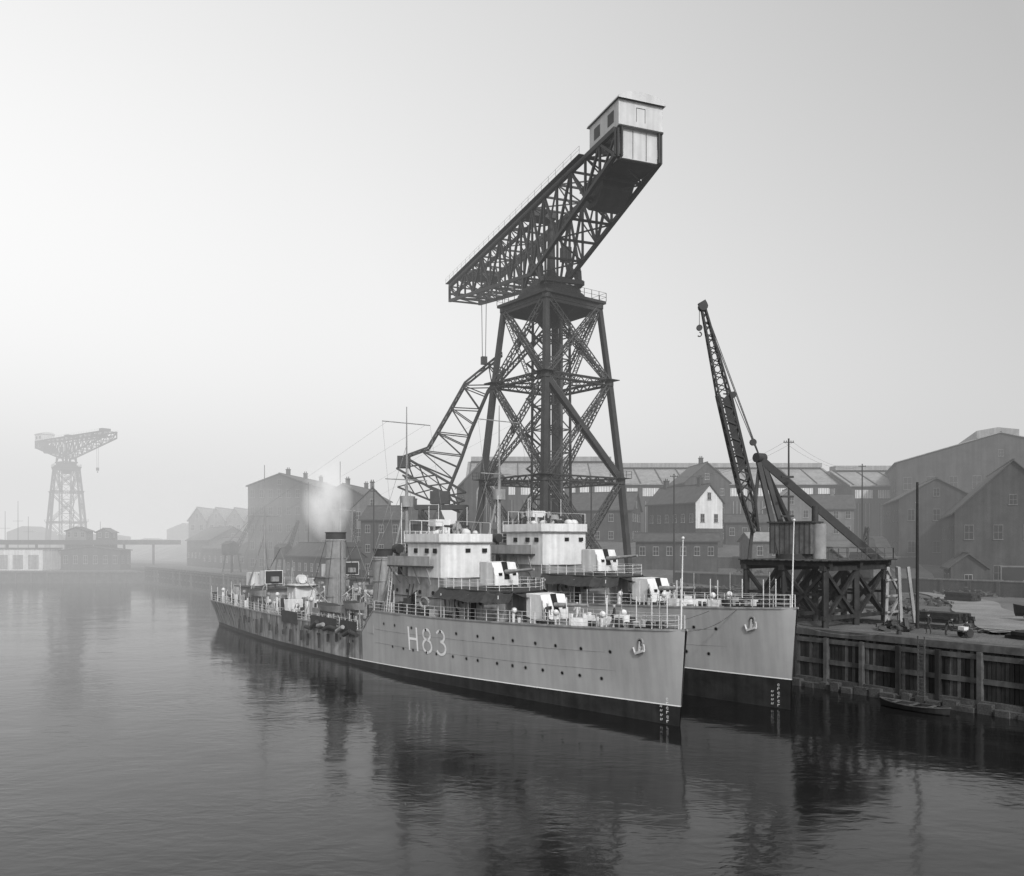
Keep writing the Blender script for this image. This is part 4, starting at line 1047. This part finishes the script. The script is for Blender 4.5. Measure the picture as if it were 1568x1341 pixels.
def glowing_haze(name,b,dens,glow):
    mh=bpy.data.materials.new(name); mh.use_nodes=True; nt=mh.node_tree
    for x in list(nt.nodes):
        if x.type=='BSDF_PRINCIPLED': nt.nodes.remove(x)
    va=nt.nodes.new('ShaderNodeVolumeAbsorption'); va.inputs['Density'].default_value=dens; va.inputs['Color'].default_value=(0,0,0,1)
    em=nt.nodes.new('ShaderNodeEmission'); em.inputs['Strength'].default_value=dens*glow  # distance veil is emission put into the air
    ad=nt.nodes.new('ShaderNodeAddShader'); nt.links.new(va.outputs[0],ad.inputs[0]); nt.links.new(em.outputs[0],ad.inputs[1])
    nt.links.new(ad.outputs[0],[x for x in nt.nodes if x.type=='OUTPUT_MATERIAL'][0].inputs['Volume'])
    mb=MB(); mb.box(*b); obj(name,mb,mh)
glowing_haze('glowing_haze',(-1200,1200,75,1500,-2,90),.0014,.68)
glowing_haze('glowing_harbour_haze',(-1190,-35,130,1490,-1.9,80),.0017,.84)  # extra self-glowing veil over the left side

# ------------------------------------------------------------ sky, sun, camera
w=bpy.data.worlds.new('World'); scene.world=w; w.use_nodes=True; nt=w.node_tree; n=nt.nodes;l=nt.links
bg=n['Background']; sky=n.new('ShaderNodeTexSky'); sky.sky_type='NISHITA'; sky.sun_disc=False
EL=R(36); AZ=math.atan2(.35,-.94); sky.sun_elevation=EL; sky.sun_rotation=AZ; sky.dust_density=6; sky.air_density=1.2; sky.altitude=0
bwn=n.new('ShaderNodeRGBToBW'); l.new(sky.outputs[0],bwn.inputs[0])
tc=n.new('ShaderNodeTexCoord'); sp=n.new('ShaderNodeVectorMath'); sp.operation='DOT_PRODUCT'; sp.inputs[1].default_value=(-.80,.55,-.35); l.new(tc.outputs['Generated'],sp.inputs[0])
ve=n.new('ShaderNodeMapRange'); ve.inputs['From Min'].default_value=-.1; ve.inputs['From Max'].default_value=.95; ve.inputs['To Min'].default_value=2.9; ve.inputs['To Max'].default_value=7.6; l.new(sp.outputs['Value'],ve.inputs['Value'])
ml=n.new('ShaderNodeMath'); ml.operation='MULTIPLY_ADD'; l.new(bwn.outputs[0],ml.inputs[0]); ml.inputs[1].default_value=.8; l.new(ve.outputs[0],ml.inputs[2])
l.new(ml.outputs[0],bg.inputs['Color']); bg.inputs['Strength'].default_value=.12
sd=bpy.data.lights.new('sun','SUN'); sd.energy=2.4; sd.angle=R(4); sd.color=(1,1,1)
so=bpy.data.objects.new('sun',sd); scene.collection.objects.link(so)
dirv=V((.35*math.cos(EL),-.94*math.cos(EL),math.sin(EL))); so.rotation_euler=dirv.to_track_quat('Z','Y').to_euler(); so.location=(30,-40,80)
cam=bpy.data.cameras.new('camera'); co=bpy.data.objects.new('camera',cam); scene.collection.objects.link(co)
co.location=(0,0,13.5); co.rotation_euler=(R(90),0,0); cam.sensor_width=36; cam.lens=29.85; cam.shift_y=.1004; cam.clip_end=6000; cam.clip_start=.5
scene.camera=co
scene.view_settings.view_transform='Standard'; scene.view_settings.look='None'; scene.view_settings.exposure=0
